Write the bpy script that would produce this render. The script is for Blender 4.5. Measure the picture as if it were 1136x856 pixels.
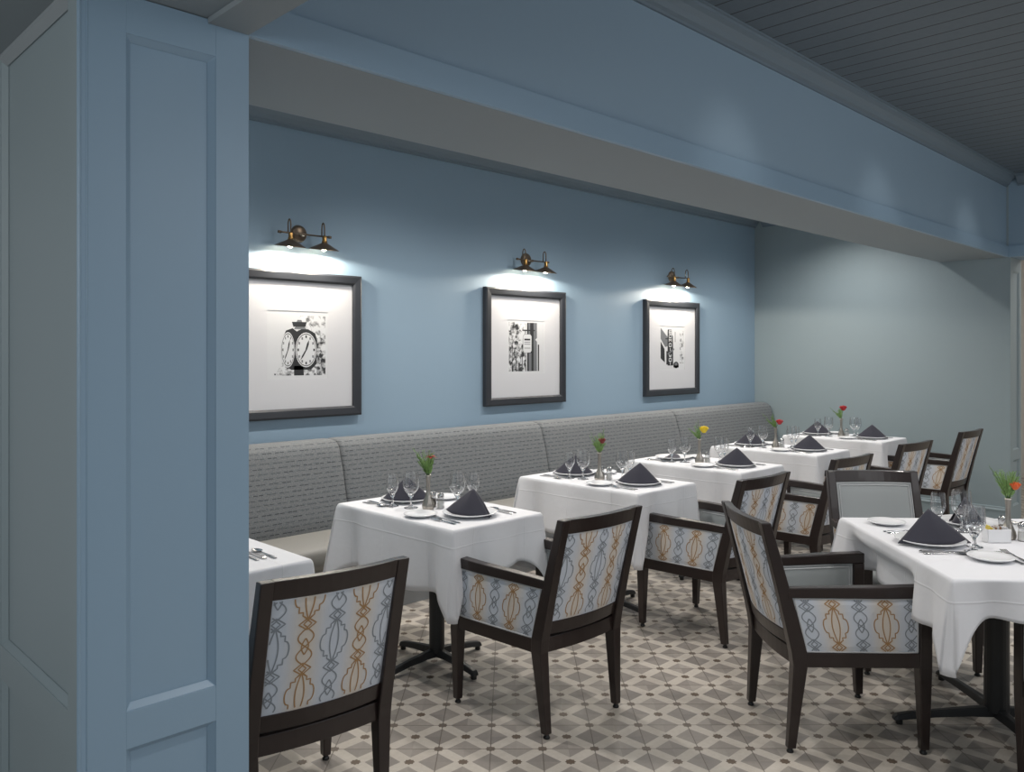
import bpy, bmesh, math, random
from mathutils import Vector, Matrix
R = math.radians
for o in list(bpy.data.objects): bpy.data.objects.remove(o)
S = bpy.context.scene
C = S.collection
PI = math.pi

# ---------------------------------------------------------------- camera
TH = R(45.3)
cam = bpy.data.cameras.new('camera'); camo = bpy.data.objects.new('camera', cam); C.objects.link(camo)
camo.location = (0, 0, 1.53)
camo.rotation_euler = (R(90), 0, TH - R(90))
cam.sensor_fit = 'HORIZONTAL'; cam.sensor_width = 36.0
cam.lens = 908/1136*36.0
cam.shift_y = -(428-392)/1136
cam.clip_start = 0.05; cam.clip_end = 60
S.camera = camo
# ---------------------------------------------------------------- look
S.view_settings.view_transform = 'Standard'
S.view_settings.look = 'None'
S.view_settings.exposure = 0.0
S.view_settings.gamma = 1.0
S.view_settings.use_curve_mapping = False
W = bpy.data.worlds.new('world'); S.world = W; W.use_nodes = True
W.node_tree.nodes['Background'].inputs[0].default_value = (0.86, 0.93, 1.0, 1)
W.node_tree.nodes['Background'].inputs[1].default_value = 0.28

def aim(o, tgt):
    d = Vector(tgt) - o.location
    o.rotation_euler = d.to_track_quat('-Z', 'Y').to_euler()
def spot(name, loc, tgt, power, angle, blend=0.6, size=0.06, col=(1, 0.95, 0.9)):
    l = bpy.data.lights.new(name, 'SPOT'); l.energy = power; l.spot_size = R(angle); l.spot_blend = blend
    l.shadow_soft_size = size; l.color = col
    o = bpy.data.objects.new(name, l); C.objects.link(o); o.location = loc; aim(o, tgt); return o
def area(name, loc, tgt, power, sx, sy, col=(1, 1, 1)):
    l = bpy.data.lights.new(name, 'AREA'); l.shape = 'RECTANGLE'; l.size = sx; l.size_y = sy; l.energy = power; l.color = col
    o = bpy.data.objects.new(name, l); C.objects.link(o); o.location = loc; aim(o, tgt); return o
# recessed downlights over the banquette row
for x in (1.75, 3.25, 4.75, 6.25, 7.6):
    spot('alcove_downlight', (x, 3.42, 3.02), (x, 3.42, 0), 96, 144, 0.9, 0.06)
# recessed downlights in the main room
for x, y in ((2.0, 0.9), (4.0, 0.6), (6.0, 0.7), (3.0, -1.0), (5.2, -1.2), (7.4, -0.6)):
    spot('room_downlight', (x, y, 3.10), (x, y, 0), 76, 125, 0.8, 0.07)
# adjustable spots that wash the beam face
for x in (3.62, 5.45, 7.27):
    spot('beam_wash_light', (x, 1.35, 3.10), (x, 2.1, 2.34), 8, 56, 1.0, 0.10)
# soft light of the passage the camera stands in and of the room beyond the opening, plus added fill
area('passage_light', (-1.0, -0.6, 2.35), (0.9, 2.3, 1.2), 30, 1.2, 1.2, (0.93, 0.97, 1.0))
area('side_wall_fill', (-1.7, 2.3, 2.3), (0.65, 2.7, 1.1), 16, 1.0, 1.0, (1.0, 0.96, 0.9))  # added fill out of view, brightens the left side wall
area('room_fill', (4.5, -1.8, 3.0), (4.5, 1.0, 0.5), 60, 5.0, 1.5, (0.95, 0.97, 1.0))
area('far_room_light', (10.0, 0.6, 3.0), (10.0, 0.6, 0.0), 36, 1.5, 1.5, (1.0, 0.96, 0.9))

# ---------------------------------------------------------------- materials
def srgb(r, g, b):
    f = lambda c: (c/255)/12.92 if c/255 <= 0.04045 else (((c/255)+0.055)/1.055)**2.4
    return (f(r), f(g), f(b), 1)
def mat(name, col, rough=0.5, metal=0.0, bump=0, bscale=200, var=0.0, vscale=6, spec=0.5, sheen=0, coat=0):
    m = bpy.data.materials.new(name); m.use_nodes = True
    nt = m.node_tree; b = nt.nodes['Principled BSDF']
    b.inputs['Base Color'].default_value = col
    b.inputs['Roughness'].default_value = rough; b.inputs['Metallic'].default_value = metal
    b.inputs['Specular IOR Level'].default_value = spec
    b.inputs['Sheen Weight'].default_value = sheen
    b.inputs['Coat Weight'].default_value = coat
    tc = nt.nodes.new('ShaderNodeTexCoord')
    if var:
        n = nt.nodes.new('ShaderNodeTexNoise'); n.inputs['Scale'].default_value = vscale; n.inputs['Detail'].default_value = 5
        nt.links.new(tc.outputs['Object'], n.inputs['Vector'])
        mx = nt.nodes.new('ShaderNodeMix'); mx.data_type = 'RGBA'
        mx.inputs[6].default_value = tuple(c*(1-var) for c in col[:3])+(1,)
        mx.inputs[7].default_value = tuple(min(1, c*(1+var)) for c in col[:3])+(1,)
        nt.links.new(n.outputs['Fac'], mx.inputs[0]); nt.links.new(mx.outputs[2], b.inputs['Base Color'])
    if bump:
        n = nt.nodes.new('ShaderNodeTexNoise'); n.inputs['Scale'].default_value = bscale
        nt.links.new(tc.outputs['Object'], n.inputs['Vector'])
        bp = nt.nodes.new('ShaderNodeBump'); bp.inputs['Strength'].default_value = bump; bp.inputs['Distance'].default_value = 0.002
        nt.links.new(n.outputs['Fac'], bp.inputs['Height']); nt.links.new(bp.outputs['Normal'], b.inputs['Normal'])
    return m
class NG:
    def __init__(s, m): s.nt = m.node_tree; s.b = s.nt.nodes['Principled BSDF']
    def n(s, t): return s.nt.nodes.new(t)
    def l(s, a, b): s.nt.links.new(a, b)
    def m(s, op, a, b=None, c=None):
        k = s.n('ShaderNodeMath'); k.operation = op
        for i, v in enumerate((a, b, c)):
            if v is None: continue
            if isinstance(v, (int, float)): k.inputs[i].default_value = v
            else: s.l(v, k.inputs[i])
        return k.outputs[0]
    def mix(s, f, a, b):
        k = s.n('ShaderNodeMix'); k.data_type = 'RGBA'
        for i, v in ((0, f), (6, a), (7, b)):
            if isinstance(v, (int, float)): k.inputs[i].default_value = v
            elif isinstance(v, tuple): k.inputs[i].default_value = v
            else: s.l(v, k.inputs[i])
        return k.outputs[2]
    def obj(s):
        t = s.n('ShaderNodeTexCoord'); x = s.n('ShaderNodeSeparateXYZ'); s.l(t.outputs['Object'], x.inputs[0]); return t, x.outputs
    def noise(s, vec, scale, detail=3):
        k = s.n('ShaderNodeTexNoise'); k.inputs['Scale'].default_value = scale; k.inputs['Detail'].default_value = detail
        s.l(vec, k.inputs['Vector']); return k.outputs['Fac']

BLUE = mat('blue_wall_paint', srgb(146, 170, 189), 0.55, bump=0.15, bscale=400)
BLUE2 = mat('blue_trim_paint', srgb(143, 169, 190), 0.38, bump=0.05, bscale=120)
SAGE = mat('end_wall_and_lit_side_paint', srgb(146, 161, 167), 0.5, bump=0.15, bscale=400)  # end wall's own colour; on the passage side it stands in for warm light
SOFF = mat('soffit_paint', srgb(146, 155, 160), 0.7, bump=0.1, bscale=300)
ALCC = mat('bounce_ceiling_paint', srgb(205, 208, 208), 0.7)  # off-white chosen to bounce more light into the alcove
CROWN = mat('crown_paint', srgb(116, 132, 144), 0.5)
WOOD = mat('espresso_wood', srgb(38, 28, 26), 0.34, var=0.25, vscale=14, spec=0.5, coat=0.15)
BLACKM = mat('black_cast_metal', srgb(34, 36, 38), 0.45, bump=0.15, bscale=150)
FRAME = mat('charcoal_frame', srgb(46, 49, 55), 0.4, var=0.12, vscale=9)
MATB = mat('white_mat_board', srgb(206, 207, 211), 0.8)
CLOTH = mat('white_linen', srgb(222, 223, 227), 0.85, bump=0.35, bscale=14, sheen=0.1)
def linen():
    g = NG(CLOTH); t, x = g.obj()
    def line(v, at, w):
        d = g.m('DIVIDE', g.m('SUBTRACT', v, at), w); return g.m('POWER', 2.718, g.m('MULTIPLY', g.m('MULTIPLY', d, d), -1))
    h = line(x[2], 0.690, 0.003)
    for at in (-.16, .16): h = g.m('ADD', h, line(x[0], at, 0.0025))
    for at in (-.27, .05, .33): h = g.m('ADD', h, line(x[1], at, 0.0025))
    n = g.noise(t.outputs['Object'], 11, 3); h = g.m('ADD', g.m('MULTIPLY', h, .8), g.m('MULTIPLY', n, 2.2))
    b = g.n('ShaderNodeBump'); b.inputs['Strength'].default_value = 0.6; b.inputs['Distance'].default_value = 0.002
    g.l(h, b.inputs['Height']); g.l(b.outputs[0], g.b.inputs['Normal'])
linen()
NAP = mat('charcoal_napkin', srgb(51, 51, 62), 0.9, bump=0.25, bscale=900, sheen=0.15)
VINYL = mat('grey_vinyl', srgb(154, 159, 160), 0.42, bump=0.15, bscale=500)
SEATV = mat('warm_grey_vinyl', srgb(143, 142, 138), 0.5, bump=0.12, bscale=400)
PIPE = mat('silver_piping', srgb(182, 184, 186), 0.45)
PORC = mat('white_porcelain', srgb(232, 233, 235), 0.22, coat=0.1)
STEEL = mat('stainless_steel', srgb(190, 190, 190), 0.18, metal=1.0)
PEWT = mat('brushed_pewter', srgb(176, 170, 162), 0.32, metal=1.0)
BRONZE = mat('aged_bronze', srgb(122, 108, 94), 0.38, metal=0.85)
BRASS = mat('brass_socket', srgb(165, 130, 80), 0.3, metal=1.0)
LEAF = mat('fern_green', srgb(132, 166, 98), 0.6, var=0.35, vscale=60)
STEM = mat('stem_green', srgb(70, 105, 45), 0.6)
BASEG = mat('grey_base_laminate', srgb(150, 153, 155), 0.55)
DARKL = mat('dark_liquid_black', srgb(40, 38, 36), 0.5)
PEPPER = mat('ground_pepper', srgb(92, 80, 66), 0.9, bump=0.5, bscale=900)
SALT = mat('table_salt', srgb(225, 225, 222), 0.9)
RUB = mat('black_glide', srgb(22, 22, 22), 0.4)
YEL = mat('yellow_packet', srgb(226, 205, 96), 0.6)
WHP = mat('white_packet', srgb(220, 220, 222), 0.6)
PINKP = mat('brown_packet', srgb(150, 120, 95), 0.6)
FLOW = {k: mat(k+'_petal', c, 0.55) for k, c in (('crimson', srgb(150, 40, 30)), ('dark_red', srgb(125, 38, 38)), ('yellow', srgb(235, 205, 45)),
        ('red', srgb(175, 28, 38)), ('orange', srgb(232, 105, 50)))}
SEAM = mat('dark_seam', srgb(70, 72, 74), 0.9)
INKD = mat('print_black', srgb(38, 40, 43), 0.7)
INKM = mat('print_grey', srgb(110, 113, 117), 0.7)
INKL = mat('print_white', srgb(208, 210, 213), 0.7)
PALE = mat('pale_plaster', srgb(222, 216, 206), 0.7)
ORNL = mat('tan_line', srgb(166, 130, 90), 0.85)
GRYL = mat('slate_line', srgb(136, 142, 149), 0.85)

def foliage_print(name, lo, hi, scale, dist=0.5):
    m = mat(name, INKM.node_tree.nodes['Principled BSDF'].inputs[0].default_value[:], 0.7); g = NG(m)
    t, x = g.obj()
    k = g.n('ShaderNodeTexNoise'); k.inputs['Scale'].default_value = scale; k.inputs['Detail'].default_value = 6; k.inputs['Distortion'].default_value = dist
    g.l(t.outputs['Object'], k.inputs['Vector'])
    r = g.n('ShaderNodeValToRGB'); r.color_ramp.elements[0].position = lo; r.color_ramp.elements[1].position = hi
    r.color_ramp.elements[0].color = srgb(40, 42, 45); r.color_ramp.elements[1].color = srgb(212, 214, 217)
    g.l(k.outputs['Fac'], r.inputs[0]); g.l(r.outputs[0], g.b.inputs['Base Color'])
    return m
FOL = foliage_print('foliage_print_dark', 0.40, 0.60, 34)
FOL2 = foliage_print('foliage_print_light', 0.30, 0.52, 34)

def stripe_fabric():
    m = mat('striped_pattern_fabric', srgb(196, 202, 210), 0.85, sheen=0.1); g = NG(m)
    uv = g.n('ShaderNodeUVMap'); x = g.n('ShaderNodeSeparateXYZ'); g.l(uv.outputs[0], x.inputs[0])
    # u runs in metres, soft beige band behind tan columns (pitch 0.183)
    c = g.m('COSINE', g.m('MULTIPLY', x.outputs[0], 2*PI/0.183))
    f = g.m('MULTIPLY', g.m('ADD', c, 1), 0.5)
    f = g.m('POWER', f, 1.6)
    col = g.mix(f, srgb(193, 201, 212), srgb(208, 197, 182))
    wv = g.noise(uv.outputs[0], 900, 2)
    col = g.mix(g.m('MULTIPLY', wv, 0.22), col, srgb(235, 236, 240))
    g.l(col, g.b.inputs['Base Color'])
    return m
FAB = stripe_fabric()

def dash_fabric():
    m = mat('woven_dash_fabric', srgb(140, 141, 141), 0.9, sheen=0.1); g = NG(m)
    t, x = g.obj()
    rh, cw = 0.0285, 0.082
    vv = g.m('ADD', g.m('MULTIPLY', x[2], 1/rh), 0.3)
    row = g.m('FLOOR', vv); fv = g.m('FRACT', vv)
    off = g.m('MULTIPLY', g.m('FRACT', g.m('MULTIPLY', row, 0.37)), 1.0)
    uu = g.m('ADD', g.m('MULTIPLY', x[0], 1/cw), off)
    fu = g.m('FRACT', uu)
    # a dash: long thin dark bar with a break in it
    inrow = g.m('LESS_THAN', g.m('ABSOLUTE', g.m('SUBTRACT', fv, 0.5)), 0.085)
    indash = g.m('LESS_THAN', g.m('ABSOLUTE', g.m('SUBTRACT', fu, 0.5)), 0.36)
    brk = g.m('GREATER_THAN', g.m('ABSOLUTE', g.m('SUBTRACT', fu, 0.5)), 0.03)
    d = g.m('MULTIPLY', g.m('MULTIPLY', inrow, indash), brk)
    cell = g.n('ShaderNodeTexWhiteNoise'); cell.noise_dimensions = '2D'
    cv = g.n('ShaderNodeCombineXYZ'); g.l(g.m('FLOOR', uu), cv.inputs[0]); g.l(row, cv.inputs[1]); g.l(cv.outputs[0], cell.inputs['Vector'])
    d = g.m('MULTIPLY', d, g.m('ADD', g.m('MULTIPLY', cell.outputs['Value'], 0.5), 0.5))
    n = g.noise(t.outputs['Object'], 160, 3)
    base = g.mix(g.m('MULTIPLY_ADD', n, 2.6, -0.8), srgb(98, 103, 108), srgb(128, 131, 132))
    # faint lighter lines between rows
    lr = g.m('GREATER_THAN', g.m('ABSOLUTE', g.m('SUBTRACT', fv, 0.5)), 0.42)
    base = g.mix(g.m('MULTIPLY', lr, 0.18), base, srgb(142, 144, 145))
    g.l(g.mix(d, base, srgb(58, 61, 67)), g.b.inputs['Base Color'])
    return m
DASH = dash_fabric()

def tile_floor():
    m = mat('patterned_cement_tile', (.5, .5, .5, 1), 0.42, spec=0.4); g = NG(m)
    t, x = g.obj()
    T = 0.2013; A = R(45.5); ox, oy = 2.17, 2.311
    dx = g.m('SUBTRACT', x[0], ox); dy = g.m('SUBTRACT', x[1], oy)
    ca, sa = math.cos(A)/T, math.sin(A)/T
    p = g.m('ADD', g.m('MULTIPLY', dx, sa), g.m('MULTIPLY', dy, -ca))
    q = g.m('ADD', g.m('MULTIPLY', dx, ca), g.m('MULTIPLY', dy, sa))
    def near(v, o):   # signed distance to the nearest lattice value n+o
        return g.m('SUBTRACT', g.m('FRACT', g.m('ADD', v, 0.5-o)), 0.5)
    ab = lambda v: g.m('ABSOLUTE', v)
    a0, b0 = ab(near(p, 0)), ab(near(q, 0)); a5, b5 = ab(near(p, .5)), ab(near(q, .5))
    def star(a, b, r):
        mx = g.m('MAXIMUM', a, b); dm = g.m('MULTIPLY', g.m('ADD', a, b), 0.7071)
        return g.m('LESS_THAN', g.m('MINIMUM', mx, dm), r)
    s0 = star(a0, b0, 0.075); s5 = star(a5, b5, 0.075)
    dm1 = g.m('LESS_THAN', g.m('ADD', a5, b0), 0.335)
    dm2 = g.m('LESS_THAN', g.m('ADD', a0, b5), 0.335)
    grout = g.m('LESS_THAN', g.m('MINIMUM', a0, b0), 0.0095)
    wn = g.n('ShaderNodeTexWhiteNoise'); wn.noise_dimensions = '2D'
    cv = g.n('ShaderNodeCombineXYZ'); g.l(g.m('FLOOR', g.m('MULTIPLY', p, 2)), cv.inputs[0]); g.l(g.m('FLOOR', g.m('MULTIPLY', q, 2)), cv.inputs[1]); g.l(cv.outputs[0], wn.inputs['Vector'])
    cl = g.noise(t.outputs['Object'], 9, 4); fine = g.noise(t.outputs['Object'], 55, 4)
    light = g.mix(cl, srgb(184, 176, 165), srgb(205, 199, 189))
    dia = g.mix(wn.outputs['Value'], srgb(142, 136, 130), srgb(164, 158, 150))
    dia2 = g.mix(wn.outputs['Value'], srgb(150, 144, 137), srgb(134, 129, 124))
    col = g.mix(dm1, light, dia); col = g.mix(dm2, col, dia2)
    col = g.mix(g.m('MULTIPLY', fine, 0.25), col, srgb(125, 118, 110))
    col = g.mix(s0, col, srgb(112, 101, 91)); col = g.mix(s5, col, srgb(103, 90, 78))
    col = g.mix(g.m('MULTIPLY', grout, 0.9), col, srgb(105, 98, 90))
    g.l(col, g.b.inputs['Base Color'])
    bp = g.n('ShaderNodeBump'); bp.inputs['Strength'].default_value = 0.4; bp.inputs['Distance'].default_value = 0.002
    g.l(g.m('SUBTRACT', 1, grout), bp.inputs['Height']); g.l(bp.outputs[0], g.b.inputs['Normal'])
    g.l(g.m('MULTIPLY_ADD', fine, 0.25, 0.32), g.b.inputs['Roughness'])
    return m
TILE = tile_floor()

def plank_ceiling():
    m = mat('shaded_beadboard_paint', srgb(150, 154, 156), 0.6); g = NG(m)
    t, x = g.obj()
    f = g.m('FRACT', g.m('MULTIPLY', g.m('SUBTRACT', x[0], 3.584-0.0), 1/0.136))
    gr = g.m('LESS_THAN', f, 0.06)
    n = g.noise(t.outputs['Object'], 30, 4)
    col = g.mix(n, srgb(102, 114, 124), srgb(114, 125, 135))  # dark grey stands in for the low light on these white boards
    g.l(g.mix(gr, col, srgb(45, 48, 50)), g.b.inputs['Base Color'])
    bp = g.n('ShaderNodeBump'); bp.inputs['Strength'].default_value = 0.8; bp.inputs['Distance'].default_value = 0.006
    g.l(g.m('SUBTRACT', 1, gr), bp.inputs['Height']); g.l(bp.outputs[0], g.b.inputs['Normal'])
    return m
PLANK = plank_ceiling()

def thin_glass():
    m = bpy.data.materials.new('clear_glass'); m.use_nodes = True; nt = m.node_tree
    nt.nodes.clear()
    out = nt.nodes.new('ShaderNodeOutputMaterial'); tr = nt.nodes.new('ShaderNodeBsdfTransparent'); gl = nt.nodes.new('ShaderNodeBsdfGlossy')
    tr.inputs[0].default_value = (0.97, 0.975, 0.98, 1); gl.inputs['Roughness'].default_value = 0.02
    lw = nt.nodes.new('ShaderNodeLayerWeight'); lw.inputs['Blend'].default_value = 0.36
    mx = nt.nodes.new('ShaderNodeMixShader'); mth = nt.nodes.new('ShaderNodeMath'); mth.operation = 'MULTIPLY_ADD'
    mth.inputs[1].default_value = 0.9; mth.inputs[2].default_value = 0.10
    nt.links.new(lw.outputs['Facing'], mth.inputs[0]); nt.links.new(mth.outputs[0], mx.inputs[0])
    nt.links.new(tr.outputs[0], mx.inputs[1]); nt.links.new(gl.outputs[0], mx.inputs[2]); nt.links.new(mx.outputs[0], out.inputs[0])
    return m
GLASS = thin_glass()
def solid_glass():
    m = mat('solid_glass', (1, 1, 1, 1), 0.02); b = m.node_tree.nodes['Principled BSDF']
    b.inputs['Transmission Weight'].default_value = 1; b.inputs['IOR'].default_value = 1.48; return m
GLASS2 = solid_glass()
def emis(name, col, st):
    m = mat(name, (1, 1, 1, 1)); b = m.node_tree.nodes['Principled BSDF']
    b.inputs['Emission Color'].default_value = col; b.inputs['Emission Strength'].default_value = st; return m
BULB = emis('lit_bulb', (1, 0.86, 0.62, 1), 60)

# ---------------------------------------------------------------- mesh helpers
def newbm():
    bm = bmesh.new(); bm.loops.layers.uv.new('UVMap'); return bm
def obj(name, bm, mats, parent=None, smooth=False, bevel=0, seg=2, solid=0, sub=0):
    bmesh.ops.recalc_face_normals(bm, faces=bm.faces)
    me = bpy.data.meshes.new(name); bm.to_mesh(me); bm.free()
    if not isinstance(mats, (list, tuple)): mats = [mats]
    for m in mats: me.materials.append(m)
    if smooth:
        for p in me.polygons: p.use_smooth = True
    o = bpy.data.objects.new(name, me); C.objects.link(o)
    if parent: o.parent = parent
    if solid:
        k = o.modifiers.new('s', 'SOLIDIFY'); k.thickness = solid; k.offset = 0
    if bevel:
        k = o.modifiers.new('b', 'BEVEL'); k.width = bevel; k.segments = seg; k.limit_method = 'ANGLE'; k.angle_limit = R(35)
    if sub:
        k = o.modifiers.new('u', 'SUBSURF'); k.levels = sub; k.render_levels = sub
    return o
def box(bm, x0, x1, y0, y1, z0, z1, mi=0):
    v = [bm.verts.new(p) for p in ((x0, y0, z0), (x1, y0, z0), (x1, y1, z0), (x0, y1, z0), (x0, y0, z1), (x1, y0, z1), (x1, y1, z1), (x0, y1, z1))]
    for f in ((0, 3, 2, 1), (4, 5, 6, 7), (0, 1, 5, 4), (1, 2, 6, 5), (2, 3, 7, 6), (3, 0, 4, 7)):
        bm.faces.new([v[i] for i in f]).material_index = mi
def sweep(bm, secs, cap=True, mi=0):
    rs = [[bm.verts.new(p) for p in s] for s in secs]; n = len(rs[0])
    for a, b in zip(rs, rs[1:]):
        for i in range(n):
            j = (i+1) % n; bm.faces.new((a[i], a[j], b[j], b[i])).material_index = mi
    if cap:
        bm.faces.new(rs[0][::-1]).material_index = mi; bm.faces.new(rs[-1]).material_index = mi
def hsec(cx, cy, z, sx, sy):
    return [(cx-sx/2, cy-sy/2, z), (cx+sx/2, cy-sy/2, z), (cx+sx/2, cy+sy/2, z), (cx-sx/2, cy+sy/2, z)]
def tube(bm, pts, r, n=8, cap=True, mi=0):
    pts = [Vector(p) for p in pts]; rr = r if isinstance(r, (list, tuple)) else [r]*len(pts)
    secs = []; up = None
    for i, p in enumerate(pts):
        t = (pts[min(i+1, len(pts)-1)] - pts[max(i-1, 0)]).normalized()
        if up is None:
            up = Vector((0, 0, 1)) if abs(t.z) < 0.9 else Vector((1, 0, 0))
        a = t.cross(up).normalized(); b = a.cross(t).normalized(); up = b
        secs.append([p + rr[i]*(math.cos(2*PI*k/n)*a + math.sin(2*PI*k/n)*b) for k in range(n)])
    sweep(bm, secs, cap, mi)
def lathe(bm, prof, n=24, cx=0, cy=0, mi=0, M=None):
    rs = []
    for r, z in prof:
        if r < 1e-5: ring = [Vector((cx, cy, z))]
        else: ring = [Vector((cx+r*math.cos(2*PI*k/n), cy+r*math.sin(2*PI*k/n), z)) for k in range(n)]
        if M: ring = [M @ p for p in ring]
        rs.append([bm.verts.new(p) for p in ring])
    for a, b in zip(rs, rs[1:]):
        for i in range(n):
            j = (i+1) % n
            if len(a) == 1 and len(b) == 1: continue
            if len(a) == 1: f = (a[0], b[j], b[i])
            elif len(b) == 1: f = (a[i], a[j], b[0])
            else: f = (a[i], a[j], b[j], b[i])
            bm.faces.new(f).material_index = mi
def quadgrid(bm, f, na, nb, mi=0, uvf=None):
    uvl = bm.loops.layers.uv.active
    g = [[bm.verts.new(f(i/na, j/nb)) for j in range(nb+1)] for i in range(na+1)]
    for i in range(na):
        for j in range(nb):
            fa = bm.faces.new((g[i][j], g[i+1][j], g[i+1][j+1], g[i][j+1])); fa.material_index = mi
            if uvf:
                for lo, (a, b) in zip(fa.loops, ((i, j), (i+1, j), (i+1, j+1), (i, j+1))):
                    lo[uvl].uv = uvf(a/na, b/nb)
    return g

def thing(name, label, cat, loc=(0, 0, 0), rz=0, group=None):
    o = bpy.data.objects.new(name, None); C.objects.link(o); o.location = loc; o.rotation_euler = (0, 0, rz)
    o.empty_display_size = 0.1
    return tag(o, label, cat, group)
def tag(o, label=None, cat=None, group=None):
    if label: o['label'] = label
    if cat: o['category'] = cat
    if group: o['group'] = group
    return o
def struct(name, bm, m, parent=None, **k):
    o = obj(name, bm, m, parent, **k)
    o['kind'] = 'structure'; return o
def dup(root, loc=None, rz=None, label=None, cat=None, group=None):
    kids = {}
    for o in C.objects:
        if o.parent: kids.setdefault(o.parent.name, []).append(o)
    def cp(o, par):
        c = o.copy(); C.objects.link(c); c.parent = par
        for ch in kids.get(o.name, []): cp(ch, c)
        return c
    r = cp(root, None)
    if loc is not None: r.location = loc
    if rz is not None: r.rotation_euler = (0, 0, rz)
    tag(r, label, cat, group); return r
class Proto:
    """first placement uses the built thing itself, later ones copies"""
    def __init__(s, root): s.root = root; s.used = False
    def put(s, loc, rz, label, group=None):
        if not s.used:
            s.used = True; r = s.root; r.location = loc; r.rotation_euler = (0, 0, rz); tag(r, label, None, group); return r
        return dup(s.root, loc, rz, label, None, group)

# ================================================================ SETTING
WY = 4.61; FX = 8.39; BZ = 2.40; CZ = 3.13; AZ = 3.04
bm = newbm(); box(bm, -2.5, 12.2, -3.2, 4.9, -0.06, 0); struct('floor', bm, TILE)
bm = newbm(); box(bm, 1.06, FX+0.36, -3.2, 2.69, CZ, CZ+0.06); struct('ceiling', bm, PLANK)
bm = newbm(); box(bm, 1.06, FX+0.36, 2.69, 4.9, AZ, AZ+0.06); struct('ceiling_alcove', bm, ALCC)
bm = newbm(); box(bm, -2.5, 1.0, -3.2, 4.9, 2.415, 2.47); struct('ceiling_passage', bm, SOFF)
bm = newbm(); box(bm, 0.93, FX+0.36, WY, 4.9, 0, AZ+0.06); struct('wall_back', bm, BLUE)
# end wall with panelled end face at the opening
bm = newbm(); box(bm, FX, FX+0.36, 2.10, WY, 0, CZ); struct('wall_right', bm, SAGE)
bm = newbm(); box(bm, FX, FX+0.36, -3.2, 2.10, BZ+0.06, CZ); struct('wall_right_header', bm, BLUE)
bm = newbm(); box(bm, FX-0.014, FX+0.37, -3.2, 2.0999, BZ, BZ+0.10); struct('trim_6', bm, BLUE2, bevel=0.002)
# far room beyond the opening
bm = newbm(); box(bm, 11.6, 11.7, -3.2, 4.9, 0, CZ); struct('wall_beyond', bm, PALE)
bm = newbm(); box(bm, FX+0.36, 12.2, -3.2, 4.9, CZ, CZ+0.06); struct('ceiling_beyond', bm, PALE)
def panelled(name, x0, x1, y0, y1, axis, stiles, rails, depth, mt, ztop):
    """a face frame of stiles and rails over a recessed field, axis 'y' faces -Y, axis 'x' faces -X"""
    bm = newbm()
    for a, b in stiles:
        if axis == 'y': box(bm, a, b, y0-depth, y0+0.002, 0, ztop)
        else: box(bm, x0-depth, x0+0.002, a, b, 0, ztop)
    lo = min(s[0] for s in stiles); hi = max(s[1] for s in stiles)
    ss = sorted(stiles)
    for za, zb in rails:
        for (a0, a1), (b0, b1) in zip(ss, ss[1:]):
            if axis == 'y': box(bm, a1-0.0005, b0+0.0005, y0-depth+0.0004, y0+0.002, za, zb)
            else: box(bm, x0-depth+0.0004, x0+0.002, a1-0.0005, b0+0.0005, za, zb)
    # sloped moulding round every field
    zs = sorted([r_ for r_ in rails]); 
    for (a0, a1), (b0, b1) in zip(ss, ss[1:]):
        for (z0, z1), (z2, z3) in zip(zs, zs[1:]+[(ztop, ztop)]):
            if z2-z1 < .05: continue
            w = 0.016
            def P(a, z, d): return (a, y0-d, z) if axis == 'y' else (x0-d, a, z)
            o4 = [(a1, z1), (b0, z1), (b0, z2), (a1, z2)]; i4 = [(a1+w, z1+w), (b0-w, z1+w), (b0-w, z2-w), (a1+w, z2-w)]
            vo = [bm.verts.new(P(a, z, depth*0.9)) for a, z in o4]; vi = [bm.verts.new(P(a, z, 0.001)) for a, z in i4]; vb = [bm.verts.new(P(a, z, -0.001)) for a, z in o4]
            for i in range(4):
                j = (i+1) % 4; bm.faces.new((vo[i], vo[j], vi[j], vi[i]))
                bm.faces.new((vo[i], vo[j], vb[j], vb[i])); bm.faces.new((vi[i], vi[j], vb[j], vb[i]))
    return struct(name, bm, mt, bevel=0.0015)
PY = 2.118
bm = newbm(); box(bm, 0.665, 1.064, PY, 2.56, 0, 2.413); struct('wall_pillar', bm, BLUE2)
bm = newbm(); box(bm, 0.650, 0.6649, PY, WY, 0, 2.413); box(bm, 0.6649, 0.92, 2.561, WY, 0, 2.413); struct('wall_left', bm, SAGE)  # greyer colour here stands in for warm light on the side face
panelled('trim_1', 0, 0, PY, 0, 'y', [(0.632, 0.742), (0.970, 1.064)], [(2.318, 2.413), (0.555, 0.648), (0.0, 0.14)], 0.02, BLUE2, 2.413)
panelled('trim_2', 0.650, 0, 0, 0, 'x', [(2.099, 2.168), (2.80, 2.90), (3.55, 3.65), (4.5, 4.6)], [(0.565, 0.665), (0.0, 0.14)], 0.02, SAGE, 2.413)  # same grey, with the warm light put into the trim colour
bm = newbm(); sweep(bm, [[(0.651, q, 2.416), (0.651, q, 2.385), (0.645, q, 2.384), (0.628, q, 2.405), (0.628, q, 2.416)] for q in (2.17, WY)]); struct('trim_11', bm, SOFF)
panelled('trim_7', 0, 0, 2.10, 0, 'y', [(FX, FX+0.09), (FX+0.29, FX+0.36)], [(2.28, BZ), (0.555, 0.648), (0.0, 0.14)], 0.014, SAGE, BZ)
bm = newbm(); tube(bm, [(0.634, 2.0985, 0), (0.634, 2.0985, 2.413)], 0.005, 8); tube(bm, [(0.652, 2.0985, 0), (0.652, 2.0985, 2.413)], 0.0025, 6); struct('trim_12', bm, BLUE2)
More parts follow.
